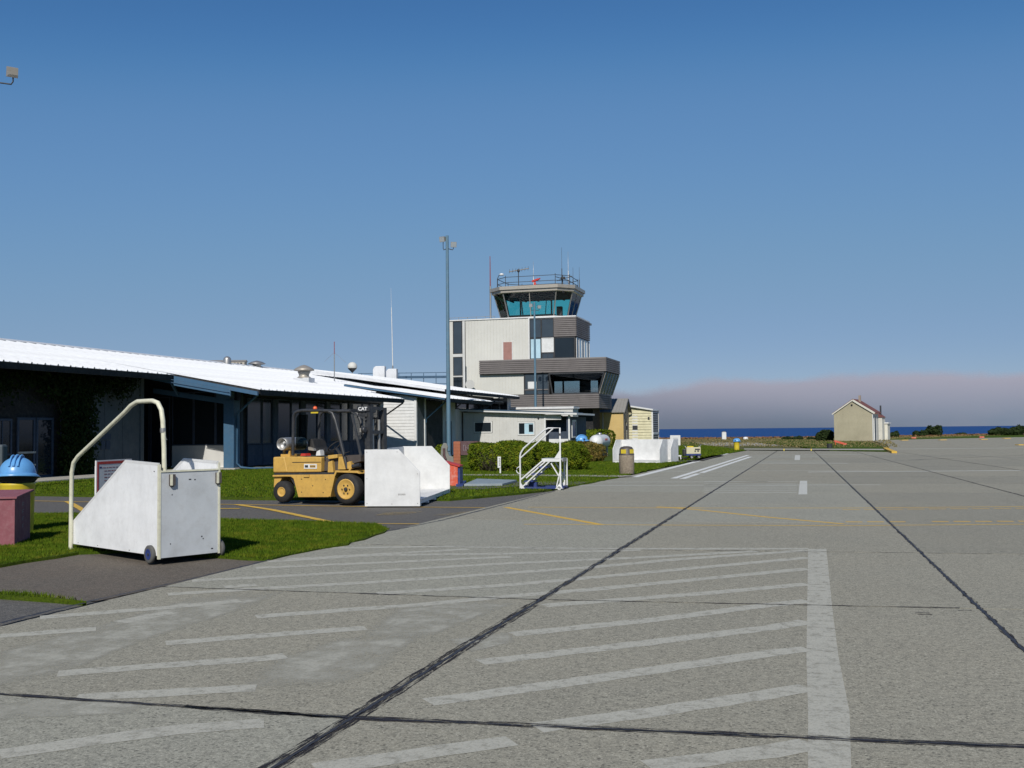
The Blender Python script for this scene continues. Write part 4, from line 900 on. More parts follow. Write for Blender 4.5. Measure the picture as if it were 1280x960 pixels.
m = MB(); m.box(-.55, .55, -.35, .35, 0, 1.5); v = thing('utility_cabinet', 'pale cabinet standing in the dark passage under the tower', 'cabinet', (-21.3, 93, 0)); m.build('body', 'creamhut', v, bevel=.02); MB().box(-.6, .6, -.4, .4, 1.5, 1.56).build('lid', 'creamhut', v)

# ------------------------------------------------------------------ huts beyond the tower
def hut_pts(Y, *px): return [PY(p, 545, Y)[0] for p in px]
xa, xb = hut_pts(106.7, 742.5, 779.5)
H1 = (xa, 106.7, 0); h1 = thing('ochre_hut', 'ochre gabled hut with grey metal roof beyond the control tower', 'hut', H1)
W_ = xb-xa; e_, rz_, D_ = 3.36, 4.62, 3.3
m = MB(); ribs(m, (0, 0), (W_, 0), 0, e_, .5, .02, .02); m.build('wall', 'ochre', h1)
m = MB(); m.prism([(W_, 0, 0), (W_, D_, 0), (W_, D_, e_), (W_, D_/2, rz_), (W_, 0, e_)], (-.12, 0, 0)); m.build('gable_wall', 'taupe', h1)
MB().box(.02, W_-.13, .02, D_-.02, 0, e_-.1).build('core', 'soffit', h1)
window(h1, (W_+.01, 1.2), (W_+.01, 2.3), .05, 2.3, 'darkmetal', 'glass_dark', .1, 0, names=('door', 'pane'))
m = MB()
for sgn, y0 in ((1, -.25), (-1, D_+.25)):
    a = Vector((-.2, y0, e_-.1)); b = Vector((-.2, D_/2, rz_+.06)); m.prism([a, b, b+Vector((0,0,.07)), a+Vector((0,0,.07))], (W_+.45, 0, 0))
rf = m.build('roof', 'greyroof', h1)
m = MB()
for k in range(12): x_ = -.1+k*(W_+.3)/11; m.bar((x_, -.25, e_), (x_, D_/2, rz_+.16), .05, .05)
m.build('roof_seam', 'greyroof', rf)
m = MB(); m.bar((W_+.27, -.3, e_-.12), (W_+.27, D_/2, rz_), .06, .18); m.bar((W_+.27, D_+.3, e_-.12), (W_+.27, D_/2, rz_), .06, .18); m.build('barge_board', 'darkmetal', h1)
m = MB(); m.box(.95, 1.02, -.06, -.025, .9, 3.3); m.build('conduit', 'whiteclean', h1); MB().box(.9, 1.1, -.12, -.03, .7, .95).build('switch_box', 'darkmetal', h1)
xa, xb = hut_pts(110.6, 780, 816)
H2 = (xa, 110.6, 0); h2 = thing('yellow_hut', 'pale yellow lap-sided hut with low white roof and slatted end', 'hut', H2); W_ = xb-xa; D_ = 4.2
z0, z1 = 4.05, 3.48
m = MB(); lap(m, (.5, -.03), (W_-.1, -.03), 0, 3.5, .3, .06); m.build('siding', 'creamhut', h2)
MB().box(0.02, W_-.05, .03, D_, 0, 3.45).build('core', 'soffit', h2)
m = MB(); m.box(.9, 1.5, -.06, -.02, 0, 3.1); m.build('white_panel', 'whiteclean', h2); MB().box(.95, 1.5, -.1, -.061, 1.45, 1.9).build('vent', 'darkmetal', h2); MB().box(2.6, 2.8, -.1, -.03, 2.5, 2.8).build('wall_lamp', 'darkmetal', h2)
m = MB(); m.prism([(-.2, -.3, z0), (W_+.1, -.3, z1), (W_+.1, -.3, z1+.14), (-.2, -.3, z0+.14)], (0, D_+.6, 0)); m.build('roof', 'whiteclean', h2)
m = MB(); m.prism([(0, 0, 3.4), (W_, 0, 3.4), (W_, 0, z1), (0, 0, z0-.02)], (0, .05, 0)); m.build('gable', 'creamhut', h2)
m = MB(); m.box(W_-.1, W_+.05, -.08, .06, 0, 3.55); m.box(W_-.05, W_+.06, D_-.12, D_, 0, 3.55); m.box(W_, W_+.07, .07, D_-.13, .95, 1.15); m.build('corner_trim', 'whiteclean', h2)
for k in range(14): MB().box(W_-.02, W_+.03, .1, D_-.15, .15+k*.235, .15+k*.235+.15).build('slat', 'metal', h2)

# shed on the far island
s0 = (PY(1043, 551, 117)[0], 117, 0)
sh = thing('cream_shed', 'cream gabled shed with dark red roof standing alone by the sea', 'shed', s0, R(-12.6))
W_ = 3.98; D_ = 3.6; e_, rz_ = 3.05, 4.35; AP = 2.0
m = MB(); m.prism([(0,0,0), (W_,0,0), (W_,0,e_), (AP,0,rz_), (0,0,e_-.1)], (0, .1, 0)); m.build('gable_wall', 'shedcream', sh)
m = MB(); ribs(m, (.02, -.001), (W_-.02, -.001), .1, e_-.1, .3, .03, .012); m.build('siding', 'shedcream', sh)
m = MB(); m.box(.02, W_-.02, .11, D_, 0, e_-.15); m.build('wall', 'shedside', sh)
m = MB(); m.box(W_-.03, W_+.02, .9, 1.9, .05, 2.5); m.build('door', 'shadewall', sh); m = MB(); m.box(W_-.02, W_+.04, .78, .9, .05, 2.6); m.box(W_-.02, W_+.04, 1.9, 2.0, .05, 2.6); m.box(W_-.02, W_+.04, -.02, .08, 0, 2.9); m.build('trim', 'whiteclean', sh)
m = MB()
for y0, x0, z0 in ((0, W_+.25, e_-.1), (0, -.15, e_-.15)):
    a = Vector((x0, -.12, z0)); b = Vector((AP, -.12, rz_+.05)); m.prism([a, b, b+Vector((0,0,.1)), a+Vector((0,0,.1))], (0, D_+.3, 0))
m.build('roof', 'redroof', sh); m = MB(); m.bar((W_+.26, -.13, e_-.12), (AP, -.13, rz_+.02), .03, .2); m.bar((-.16, -.13, e_-.17), (AP, -.13, rz_+.02), .03, .12); m.build('barge_board', 'shedside', sh)
MB().box(AP+.3, AP+.52, 1.6, 1.85, rz_-.3, rz_+.55).build('chimney', 'taupe', sh); MB().lathe([(0, 0), (.1, 0), (.1, .04), (.02, .05)], 10, Matrix.Translation((AP-.1, -.03, rz_-.5)) @ Matrix.Rotation(R(90), 4, 'X')).build('vent', 'darkmetal', sh)
x_, y_ = PY(1094.5, 549, 124)[0], 124
v = thing('shed_annex', 'small cream annex with dark red roof and flue, behind the cream shed', 'shed', (x_, y_, 0), R(-12.6))
m = MB(); m.box(-.6, .75, 0, 2, 0, 2.55); m.build('wall', 'shedside', v); m = MB(); m.prism([(-.7, -.1, 2.55), (.85, -.1, 2.55), (-.2, -.1, 3.35)], (0, 2.2, 0)); m.build('roof', 'redroof', v); MB().tube([(.45, 1, 2.6), (.45, 1, 3.9)], .09, 8).build('flue', 'darkmetal', v)
x_, y_ = PY(1101.5, 549, 125.5)[0], 125.5
v = thing('shed_annex', 'smallest cream annex with flat white roof, rightmost behind the cream shed', 'shed', (x_, y_, 0), R(-12.6))
m = MB(); m.box(0, .72, 0, 1.6, 0, 1.85); m.build('wall', 'shedside', v); MB().box(-.1, .85, -.12, 1.7, 1.85, 1.98).build('roof', 'whiteclean', v); MB().box(.08, .14, -.02, .0, 0, 1.8).build('trim', 'darkmetal', v)

# ------------------------------------------------------------------ light poles
def light_pole(px, py, h, label, lamps, cabinet=False, r=.125):
    x, y = G(px, py)
    v = thing('light_pole', label, 'light pole', (x, y, 0), HEAD, 'tall blue-grey floodlight poles')
    MB().lathe([(.28, 0), (.28, .04), (.16, .07), (.14, .3)], 16).build('base_flange', 'polesteel', v)
    MB().tube([(0,0,.05), (0,0,h)], [r, r*.62], 14).build('pole', 'polesteel', v)
    m = MB(); m.bar((-.1, 0, .7), (-.02, -r-.01, .7), .02, .3); m.box(-.07, .07, -r-.05, -r+.02, .5, .85); m.build('hand_hole', 'polesteel', v)
    for k, (dx, dz, tilt, yaw) in enumerate(lamps):
        m = MB(); m.tube([(0, 0, h-.72), (dx*.9, -.02, h-.80), (dx, -.02, h-.72), (dx, -.02, h-.72+dz)], .022, 8); a = m.build('bracket_arm', 'darkmetal', v)
        T = Matrix.Translation((dx, -.03, h-.55+dz)) @ Matrix.Rotation(R(yaw), 4, 'Z') @ Matrix.Rotation(R(tilt), 4, 'X')
        m = MB(); q = [(-.13, -.10, -.10), (.13, -.10, -.10), (.16, .12, -.14), (-.16, .12, -.14)]
        m.add([(-.12,-.12,-.10), (.12,-.12,-.10), (.16,.13,-.15), (-.16,.13,-.15), (-.12,-.12,.10), (.12,-.12,.10), (.16,.13,.15), (-.16,.13,.15)], [(0,3,2,1),(4,5,6,7),(0,1,5,4),(1,2,6,5),(2,3,7,6),(3,0,4,7)], mat=T)
        f = m.build('floodlight', 'metalwarm', v); f.parent = v
        MB().box(-.14, .14, .132, .137, -.13, .13, mat=T).build('lens', 'lens', f)
    return v
light_pole(561, 575, 12.35, 'tall blue-grey light pole rising in front of the terminal eaves, left of the tower', [(-.22, .35, -15, 150), (.34, .05, -15, 190)])
def pole_at(X, Y, *a): 
    pass
v = light_pole(669, 561, 13.3, 'blue-grey light pole rising behind the grey office, in front of the tower', [(-.3, .25, -10, 160), (.42, .1, -10, 200)]); X_, _z = PY(669.5, 515, 92); v.location = (X_, 92, 0)
light_pole(-13, 614.5, 12.72, 'light pole at the far left edge with a floodlight arm reaching into view', [(-.35, .25, -12, 150), (.56, .12, 10, 35)])
x, y = G(-2, 616)
v = thing('electrical_cabinet', 'grey-green rounded electrical cabinet at the left edge beside the light pole', 'cabinet', (x, y, 0), HEAD)
MB().box(-.22, .17, -.15, .2, .05, 1.36).build('body', 'shadewall', v, bevel=.06); MB().box(-.2, .15, -.12, .17, 0, .06).build('foot', 'walk', v)

# ------------------------------------------------------------------ white stair cart
a = G(190, 704); b = G(92, 688); rz = math.atan2(b[1]-a[1], b[0]-a[0])
ct = thing('boarding_step_cart', 'white boxed-in boarding steps on two wheels with a cream tube handrail, on the asphalt pad', 'boarding steps', (a[0], a[1], 0), rz)
Wd = .86
prof = [(-.15, .10), (-.15, 1.25), (.72, 1.28), (2.35, .35), (2.35, .09)]
for y0, nm in ((-.02, 'side_panel'), (-Wd, 'side_panel')):
    m = MB(); m.prism([(x_, y0, z_) for x_, z_ in prof], (0, .022, 0)); m.build(nm, 'white', ct, bevel=.003)
    m = MB(); yy = y0-.008 if y0 > -.5 else y0-.006
    for p0, p1 in zip(prof, prof[1:]+prof[:1]):
        if p0 == prof[-1]: continue
        m.bar((p0[0], yy+.02, p0[1]), (p1[0], yy+.02, p1[1]), .034, .022, up=(0, 1, 0))
    m.build('edge_trim', 'whiteclean', ct)
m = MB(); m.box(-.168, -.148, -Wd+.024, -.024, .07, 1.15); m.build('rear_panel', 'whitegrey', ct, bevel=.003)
m = MB(); m.box(-.175, -.14, -.024, .006, .06, 1.25); m.box(-.175, -.14, -Wd-.006, -Wd+.022, .06, 1.25); m.box(-.18, -.12, -Wd+.02, -.02, 1.15, 1.17); m.build('corner_post', 'cream_tube', ct)
m = MB(); m.box(-.12, .70, -Wd+.03, -.03, 1.06, 1.09); m.build('platform', 'metal', ct)
for k in range(4): m = MB(); x0 = .70+k*.38; m.box(x0, x0+.34, -Wd+.03, -.03, .84-.22*k, .865-.22*k); m.box(x0, x0+.02, -Wd+.03, -.03, .865-.22*k, 1.06-.22*k); m.build('step', 'metal', ct)
m = MB(); m.box(-.14, 2.3, -Wd+.03, -.04, .10, .13); m.bar((-.1, -.05, .12), (2.3, -.05, .12), .05, .05); m.bar((-.1, -Wd+.06, .12), (2.3, -Wd+.06, .12), .05, .05); m.build('underframe', 'darkmetal', ct)
for y0 in (-.17, -.83):
    m = MB(); m.box(-.21, -.169, y0-.035, y0+.035, .98, 1.12); m.box(-.20, -.175, y0-.02, y0+.02, .96, .99); bk = m.build('bracket', 'brownlid', ct)
    MB().box(-.214, -.205, y0+.005, y0+.036, .98, 1.12).build('bracket_face', 'cream_tube', bk)
hr = [(2.27, .03, 0), (2.27, .03, .30), (2.28, .02, 1.10), (2.22, .02, 1.24), (2.10, .01, 1.33), (.78, -.02, 1.93), (.62, -.02, 2.01), (.46, -.03, 2.06), (.10, -.05, 2.06), (-.02, -.06, 2.03), (-.09, -.07, 1.94), (-.11, -.08, 1.80), (-.125, -.09, 1.45), (-.12, -.10, 1.1)]
MB().tube(hr, .030, 14).build('handrail', 'cream_tube', ct)
m = MB(); m.lathe([(.055, 0), (.055, .02), (.03, .03)], 12, Matrix.Translation((2.27, .03, 0))); m.build('rail_foot', 'cream_tube', ct)
m = MB(); m.tube([(-.11, -.08, 1.66), (-.02, -.16, 1.60), (.05, -.22, 1.56)], .008, 6); m.lathe([(.034, -.03), (.036, 0), (.034, .03)], 12, Matrix.Translation((-.112, -.08, 1.68))); m.build('rail_clamp', 'metal', ct)
def wheel(parent, x_, y_, r_, wd, tyre='black', hub='navy', axis='Y', rim=.6, name='wheel'):
    T = Matrix.Translation((x_, y_, r_)) @ Matrix.Rotation(R(90), 4, 'X')
    h = wd/2
    w_ = MB().lathe([(r_*rim, -h), (r_*.9, -h), (r_, -h*.6), (r_, h*.6), (r_*.9, h), (r_*rim, h)], 28, T, caps=False).build(name, tyre, parent)
    MB().lathe([(r_*.05, -h*.9), (r_*rim*.45, -h*.9), (r_*rim*.75, -h*.8), (r_*rim*.9, -h*1.04), (r_*rim*1.01, -h*1.04), (r_*rim*1.01, h*1.04), (r_*rim*.9, h*1.04), (r_*rim*.75, h*.8), (r_*rim*.45, h*.9), (r_*.05, h*.9)], 24, T).build('rim', hub, w_)
    return w_
wheel(ct, 0, .03, .115, .05, 'tyre_grey'); wheel(ct, -.08, -Wd-.05, .115, .05, 'tyre_grey', hub='brick')
m = MB(); m.tube([(0, .06, .115), (0, -Wd-.06, .115)], .018, 8); m.build('axle', 'darkmetal', ct)
m = MB()
for y_, z_, l_ in ((-.43, 1.045, .035), (-.50, 1.04, .02), (-.18, .86, .012), (-.16, .24, .012), (-.60, .30, .02), (-.62, .27, .014), (-.19, 1.03, .01), (-.86, 1.04, .012), (-.75, .13, .03)): m.box(-.1695, -.168, y_-l_/2, y_+l_/2, z_-.008, z_+.008)
for x_, z_, l_ in ((-.05, 1.16, .025), (.05, .13, .02), (.6, .12, .02), (1.5, .12, .015), (2.1, .12, .012)): m.box(x_-l_/2, x_+l_/2, .0022, .0032, z_-.006, z_+.007)
m.build('rust_chip', 'darkmetal', ct)

# red box and the hard-hat bins
x, y = G(17.5, 683)
v = thing('maroon_box', 'faded maroon wooden box with a sloping lid at the left edge, before the yellow bin', 'box', (x, y, 0), R(16))
def rb(mb): return mb
m = MB(); T = Matrix.Rotation(R(32), 4, 'Z')
m = MB(); m.box(-.62, -.0, 0, .88, 0, .70); v.rotation_euler = (0, 0, R(27)); m.build('body', 'maroon', v, bevel=.006)
m = MB(); m.prism([(-.66, -.03, .70), (-.66, .92, .76), (-.66, .92, .79), (-.66, -.03, .73)], (.70, 0, 0)); m.prism([(-.62, .0, .69), (-.62, .88, .69), (-.62, .88, .76), (-.62, 0, .70)], (.618, 0, 0)); m.build('lid', 'maroon', v, bevel=.004)
m = MB(); m.box(-.03, .006, -.006, .03, .02, .70); m.build('corner_batten', 'maroon', v)
m = MB()
for k in range(4):                       # worn stencilled marks, no longer legible
    z_ = .56-.11*k; m.box(.0005, .0015, .42, .44, z_, z_+.06); m.box(.0005, .0015, .44, .52, z_+.05, z_+.06); m.box(.0005, .0015, .44, .50, z_+.02, z_+.03)
m.build('worn_stencil', 'signgrey', v)
def hat_bin(loc, rz, label, body=True, tilt=-6):
    v = thing('hard_hat_bin', label, 'litter bin', (loc[0], loc[1], 0), rz, 'litter bins with blue hard-hat lids')
    MB().lathe([(.24, 0), (.25, .04), (.26, .4), (.275, .80), (.285, .82), (.27, .84)], 28).build('drum', 'yellow', v)
    MB().lathe([(.235, .84), (.25, .86), (.24, .95)], 24).build('collar', 'darkmetal', v)
    T = Matrix.Translation((0, 0, .95)) @ Matrix.Rotation(R(tilt), 4, 'Y')
    pr_ = [(.315*math.cos(t_), .02+.30*math.sin(t_)**.92) for t_ in [R(q) for q in range(0, 90, 6)]]+[(.02, .32)]
    h = MB().lathe(pr_, 36, T @ Matrix.Diagonal((1.06, .92, 1, 1)).to_4x4()).build('hat_dome', 'hatblue', v)
    m = MB(); m.lathe([(.30, -.015), (.36, -.03), (.37, -.02), (.31, .03), (.30, .035)], 36, T @ Matrix.Translation((.03, 0, 0)) @ Matrix.Diagonal((1.12, .98, 1, 1)).to_4x4()); m.build('hat_brim', 'hatblue', v)
    m = MB(); m.lathe([(.27, -.10), (.33, -.02), (.33, 0), (.2, .01)], 30, T); m.build('hat_liner', 'black', v)
    for s_ in (-.06, .0, .06):
        m = MB(); n_ = 14; q = []
        for k in range(n_+1):
            t_ = math.pi*(.12+.76*k/n_); q.append(T @ Vector((.345*math.cos(t_), s_*1.1, .02+.325*math.sin(t_))))
        m.tube(q, .016 if s_ else .022, 8); m.build('hat_ridge', 'hatblue', v)
    m = MB(); m.prism([tuple(T @ Vector(p_)) for p_ in ((-.05, -.30, .01), (.07, -.30, .01), (.05, -.34, .10), (-.03, -.34, .10))], tuple((T.to_3x3() @ Vector((0, .08, .05))))); m.build('hat_slot', 'navy', v)
    return v
hat_bin(G(21, 666.5), R(-60), 'blue hard-hat lid on a yellow bin at the left edge, just behind the maroon box')
hat_bin(G(727.5, 572.5), R(40), 'blue hard-hat lid peeking over the hedges beside the grey office')
hb_ = hat_bin(G(921, 563), R(-20), 'yellow bin with blue hard-hat lid standing alone at the far end of the apron edge'); hb_.scale = (.74, .74, .66)

# notice sign
x, y = G(120, 646)
v = thing('notice_sign', 'white notice board with a red border and header, standing behind the boarding steps', 'sign', (x, y, 0), R(93))
MB().box(0, 1.2, 0, .03, .30, 1.11).build('board', 'whiteclean', v)
m = MB(); m.box(.03, 1.17, -.003, .0, 1.03, 1.085); m.box(.03, .08, -.003, 0, .33, 1.03); m.box(1.12, 1.17, -.003, 0, .33, 1.03); m.box(.08, 1.12, -.003, 0, .33, .355); m.build('red_border', 'red', v)
m = MB()
for k in range(9):
    z_ = .95-.065*k; x0 = .26 if k else .10
    for j in range(5 if k else 6):
        l_ = random.uniform(.05, .10); m.box(x0, x0+l_, -.002, 0, z_, z_+.016); x0 += l_+.025
m.build('small_print', 'maroon', v); MB().box(.10, .17, -.0035, 0, .955, .985).build('emblem', 'navy', v)
m = MB(); m.box(.05, .09, .031, .07, 0, 1.0); m.box(.86, .90, .031, .07, 0, 1.0); m.build('leg', 'white', v)

# ------------------------------------------------------------------ forklift
a = G(352, 628.5); b = G(434.8, 630.6); rz = math.atan2(b[1]-a[1], b[0]-a[0]); WB = math.hypot(b[0]-a[0], b[1]-a[1])
fk = thing('forklift', 'yellow forklift truck with black overhead guard and gas bottle, parked on the service road', 'forklift', (a[0], a[1], 0), rz)
S = WB/82.8                                # metres per photograph pixel along the side
lx = lambda px: (px-352.3)*S
lz = lambda py, px=400: (628.6+(px-352)*.024-py)*.0186
def side(mb, pts, y0, y1): mb.prism([(lx(p), y0, lz(q, p)) for p, q in pts], (0, y1-y0, 0))
W1 = 1.16
m = MB(); side(m, [(341, 571.5), (356, 571.3), (360.5, 591), (341, 591)], .0, W1); m.build('counterweight', 'yellow_truck', fk, bevel=.03)
m = MB(); side(m, [(340.5, 594), (352, 594), (349, 601), (343, 608), (339.8, 610)], .06, W1-.06); m.build('rear_apron', 'yellow_truck', fk, bevel=.01)
m = MB(); side(m, [(355.4, 571.3), (402.5, 573), (402, 591), (359.8, 591)], .005, W1-.005); m.build('hood', 'yellow_truck', fk, bevel=.018)
m = MB(); side(m, [(366, 578.2), (402, 578.6), (402, 579.2), (366, 578.9)], -.004, .0); m.build('hood_seam', 'darkmetal', fk)
m = MB(); side(m, [(341.5, 591), (418, 591.5), (418, 594.2), (341.5, 594.2)], .03, W1-.03); m.build('chassis_gap', 'darkmetal', fk)
m = MB(); side(m, [(340.3, 594), (360, 594), (418.5, 594.2), (411.5, 621.8), (373.5, 621.8), (367.5, 599), (364, 596.5), (357, 596.2), (340.3, 596.4)], .0, W1); m.build('side_skirt', 'yellow_truck', fk, bevel=.012)
m = MB(); side(m, [(411.8, 620), (417.5, 596), (420, 589.5), (446, 590.2), (449, 594), (446, 593), (421.5, 591.8), (419.2, 597), (413.5, 621.8)], .0, .36); side(m, [(411.8, 620), (417.5, 596), (420, 589.5), (446, 590.2), (449, 594), (446, 593), (421.5, 591.8), (419.2, 597), (413.5, 621.8)], W1-.36, W1); m.build('front_fender', 'yellow_truck', fk, bevel=.006)
m = MB(); side(m, [(409, 621), (416, 594), (420, 590), (421, 573), (427, 573), (449, 596), (449, 606), (414, 621)], .38, W1-.38); side(m, [(360, 596), (413, 596), (411, 619), (374, 619)], .06, W1-.06); m.build('frame', 'darkmetal', fk)
m = MB(); side(m, [(423.8, 573), (428.2, 573), (432, 588.5), (422.8, 588.5)], .0, W1); m.build('front_cowl', 'yellow_truck', fk, bevel=.01)
m = MB(); side(m, [(403.2, 574.5), (408, 573.2), (422, 575), (422.5, 590), (402.5, 590)], .12, W1-.12); m.build('footwell', 'brownlid', fk)
m = MB(); side(m, [(410, 571), (421.5, 570), (422, 574.4), (410.5, 575.6)], .02, .3); m.build('step_plate', 'yellow_truck', fk, bevel=.01); m = MB(); side(m, [(410, 579), (415, 577.5), (416.5, 592.5), (409.5, 592.5)], .03, .2); m.build('step_plate', 'yellow_truck', fk, bevel=.008)
m = MB(); side(m, [(430.5, 571.5), (447.5, 571), (448, 579), (440, 581), (432, 580)], .1, W1-.1); m.build('dashboard', 'brownlid', fk)
m = MB(); side(m, [(433.5, 580), (437.5, 578.6), (440, 588), (434, 588)], .02, .1); m.bar((lx(436), .02, lz(590)), (lx(442), .02, lz(581)), .04, .04); m.build('tilt_bracket', 'yellow_truck', fk, bevel=.005)
m = MB(); m.tube([(lx(441), .0, lz(584)), (lx(450), .0, lz(582))], .05, 10); m.build('tilt_cylinder', 'darkmetal', fk)
wheel(fk, 0, .10, .252, .22, 'black', 'yellow_truck', rim=.44)
wheel(fk, 0, W1-.10, .252, .22, 'black', 'yellow_truck', rim=.44)
for y_ in (.06, W1-.06):
    w_ = wheel(fk, WB, y_, .345, .28, 'black', 'yellow_truck', rim=.66, name='front_wheel')
    T = Matrix.Translation((WB, y_-.155, .345)) @ Matrix.Rotation(R(90), 4, 'X'); m = MB()
    for k in range(6): t_ = k*math.pi/3; m.lathe([(.014, -.02), (.014, .0)], 8, T @ Matrix.Translation((.10*math.cos(t_), .10*math.sin(t_), 0)))
    m.lathe([(.045, -.02), (.045, .0), (.03, .02)], 14, T); m.build('wheel_nut', 'darkmetal', w_)
T = Matrix.Translation((lx(351), .5, lz(556.8))) @ Matrix.Rotation(R(90), 4, 'X')
g_ = MB().lathe([(.03, -.42), (.10, -.41), (.150, -.34), (.155, -.3), (.155, .30), (.150, .34), (.145, .46), (.13, .46), (.13, .36), (.03, .34)], 28, T).build('gas_bottle', 'metal', fk)
MB().lathe([(.03, .34), (.035, .40), (.02, .43)], 12, T @ Matrix.Translation((.03, .03, 0))).build('valve', 'whiteclean', g_)
m = MB(); m.box(lx(346), lx(358), .15, .85, 1.055, 1.12); m.box(lx(347), lx(349), .2, .25, 1.1, 1.2); m.box(lx(354), lx(356), .2, .25, 1.1, 1.2); m.build('bottle_cradle', 'yellow_truck', fk)
for y_ in (.07, W1-.07):
    m = MB(); q = [(lx(364.5), y_, lz(571)), (lx(364.8), y_, lz(545)), (lx(365.2), y_, lz(524)), (lx(367), y_, lz(518)), (lx(371), y_, lz(516)), (lx(377), y_, lz(515.2)), (lx(436), y_, lz(517.2))]
    m.tube(q, .036, 8); m.build('guard_rear_post', 'darkmetal', fk)
    m = MB(); m.tube([(lx(410), y_, lz(517)), (lx(414.5), y_, lz(519.5)), (lx(418), y_, lz(528)), (lx(425), y_, lz(556)), (lx(432.5), y_, lz(587))], .042, 8); m.build('guard_front_post', 'darkmetal', fk)
m = MB()
for k in range(9): x_ = lx(372)+k*(lx(434)-lx(372))/8; m.bar((x_, .08, lz(516)), (x_, W1-.08, lz(516)), .03, .04)
m.bar((lx(436), .05, lz(516.5)), (lx(436), W1-.05, lz(516.5)), .05, .07); m.build('guard_roof_bar', 'darkmetal', fk)
MB().box(lx(389), lx(398), .02, .035, lz(519.2), lz(517.4)).build('guard_sticker', 'yellow', fk)
m = MB(); side(m, [(367.5, 562), (368, 524), (371, 519.5), (383, 520), (381, 562)], .09, .10); m.build('rear_screen', clearglass('smoky_rain_screen', (.42, .47, .45)), fk)
m = MB(); m.lathe([(.045, 0), (.05, .03), (.045, .07), (.02, .09)], 14, Matrix.Translation((lx(387), .25, lz(515)))); bc_ = m.build('beacon', 'amber', fk)
m = MB(); side(m, [(374, 571), (393, 571), (393, 566), (384, 562), (381, 550), (376, 550)], .32, .84); m.build('seat', 'black', fk, bevel=.03)
m = MB(); side(m, [(379, 560), (386, 562.5), (387, 565), (380, 564)], .2, .3); m.build('arm_rest', 'metalwarm', fk); m = MB(); side(m, [(373, 571), (374, 568), (379, 568), (380, 571)], .1, .3); m.build('red_cap', 'red', fk)
m = MB(); side(m, [(392, 571), (393, 566), (397, 564), (398, 571)], .12, .3); m.build('white_cloth', 'whiteclean', fk)
m = MB(); m.bar((lx(412), .58, lz(575)), (lx(402), .58, lz(561)), .05, .05); m.build('steering_column', 'darkmetal', fk)
T = Matrix.Translation((lx(401), .58, lz(560))) @ Matrix.Rotation(R(-40), 4, 'Y'); m = MB(); m.tube([tuple(T @ Vector((.17*math.cos(t_*math.pi/10), .17*math.sin(t_*math.pi/10), 0))) for t_ in range(21)], .014, 6, False); m.build('steering_wheel', 'black', fk)
MB().box(lx(381.2), lx(397.2), -.008, .004, lz(587.2), lz(581.2)).build('name_plate', 'whiteclean', fk)
MB().box(lx(388.6), lx(395.8), -.0095, -.008, lz(585.8), lz(582.6)).build('plate_yellow_field', 'yellow_truck', fk); m = MB(); [m.box(lx(389.3+1.6*k), lx(390.3+1.6*k), -.0105, -.0095, lz(585.1), lz(583.3)) for k in range(4)]; m.box(lx(382.4), lx(386.4), -.0095, -.008, lz(585.8), lz(582.8)); m.build('plate_mark', 'darkmetal', fk)
m = MB(); m.box(lx(381), lx(388), -.03, 0, lz(597.5), lz(594.5)); m.build('latch', 'yellow_truck', fk, bevel=.005)
for y_ in (.22, W1-.34):
    m = MB(); m.box(lx(451.5), lx(455.5), y_, y_+.12, .08, lz(513)); m.box(lx(449), lx(451.3), y_+.02, y_+.11, .08, lz(517)); m.build('mast_channel', 'darkmetal', fk)
for z0_, z1_ in ((lz(516), lz(512)), (lz(545), lz(541)), (.3, .42)): MB().box(lx(450), lx(455), .34, W1-.34, z0_, z1_).build('mast_crossbar', 'darkmetal', fk)
m = MB(); m.tube([(lx(452), .45, .1), (lx(452), .45, 1.9)], .035, 10); m.tube([(lx(452), .72, .1), (lx(452), .72, 1.9)], .035, 10); m.build('lift_cylinder', 'metal', fk)
m = MB(); m.box(lx(456), lx(458), .1, W1-.1, .12, .2); m.box(lx(456), lx(458), .1, W1-.1, .45, .55); m.build('fork_carriage', 'darkmetal', fk)
for y_ in (.25, .8): m = MB(); m.box(lx(458), lx(459.5), y_, y_+.11, .05, .6); m.box(lx(458), lx(458)+1.0, y_, y_+.11, .05, .09); m.build('fork', 'darkmetal', fk)
m = MB(); m.box(lx(441), lx(456), .19, .2, lz(517.5), lz(510.8)); m.build('mast_plate', 'darkmetal', fk)
m = MB(); m.bar((lx(436), .1, lz(518)), (lx(452), .2, lz(528)), .03, .03); m.bar((lx(437.5), .1, lz(521)), (lx(447), .15, lz(572)), .05, .05); m.build('mast_stay', 'darkmetal', fk)
m = MB(); m.lathe([(.02, -.05), (.07, -.03), (.075, .04), (.06, .05)], 16, Matrix.Translation((lx(451), .12, lz(540))) @ Matrix.Rotation(R(90), 4, 'Y')); m.build('work_lamp', 'darkmetal', fk); MB().box(lx(447.5), lx(450), .07, .13, lz(542.5), lz(538)).build('lamp_glass', 'metalwarm', fk)
tx = bpy.data.curves.new('lettering', 'FONT'); tx.body = 'CAT'; tx.size = .105; tx.extrude = .002; tx.offset = .004; tx.align_x = 'CENTER'
to = bpy.data.objects.new('lettering_src', tx); C.objects.link(to); dg = bpy.context.evaluated_depsgraph_get()
tm = bpy.data.meshes.new_from_object(to.evaluated_get(dg)); bpy.data.objects.remove(to)
o = link('lettering', tm, 'whiteclean', fk); o.rotation_euler = (R(90), 0, 0); o.location = (lx(447.8), .186, lz(516.4)); o.scale = (1.15, 1, 1)
m = MB(); [m.box(lx(444.5+2.2*k), lx(446+2.2*k), .185, .189, lz(522.6), lz(521.6)) for k in range(3)]; m.box(lx(443), lx(453), .19, .2, lz(524), lz(520)); m.build('small_plate', 'darkmetal', fk)

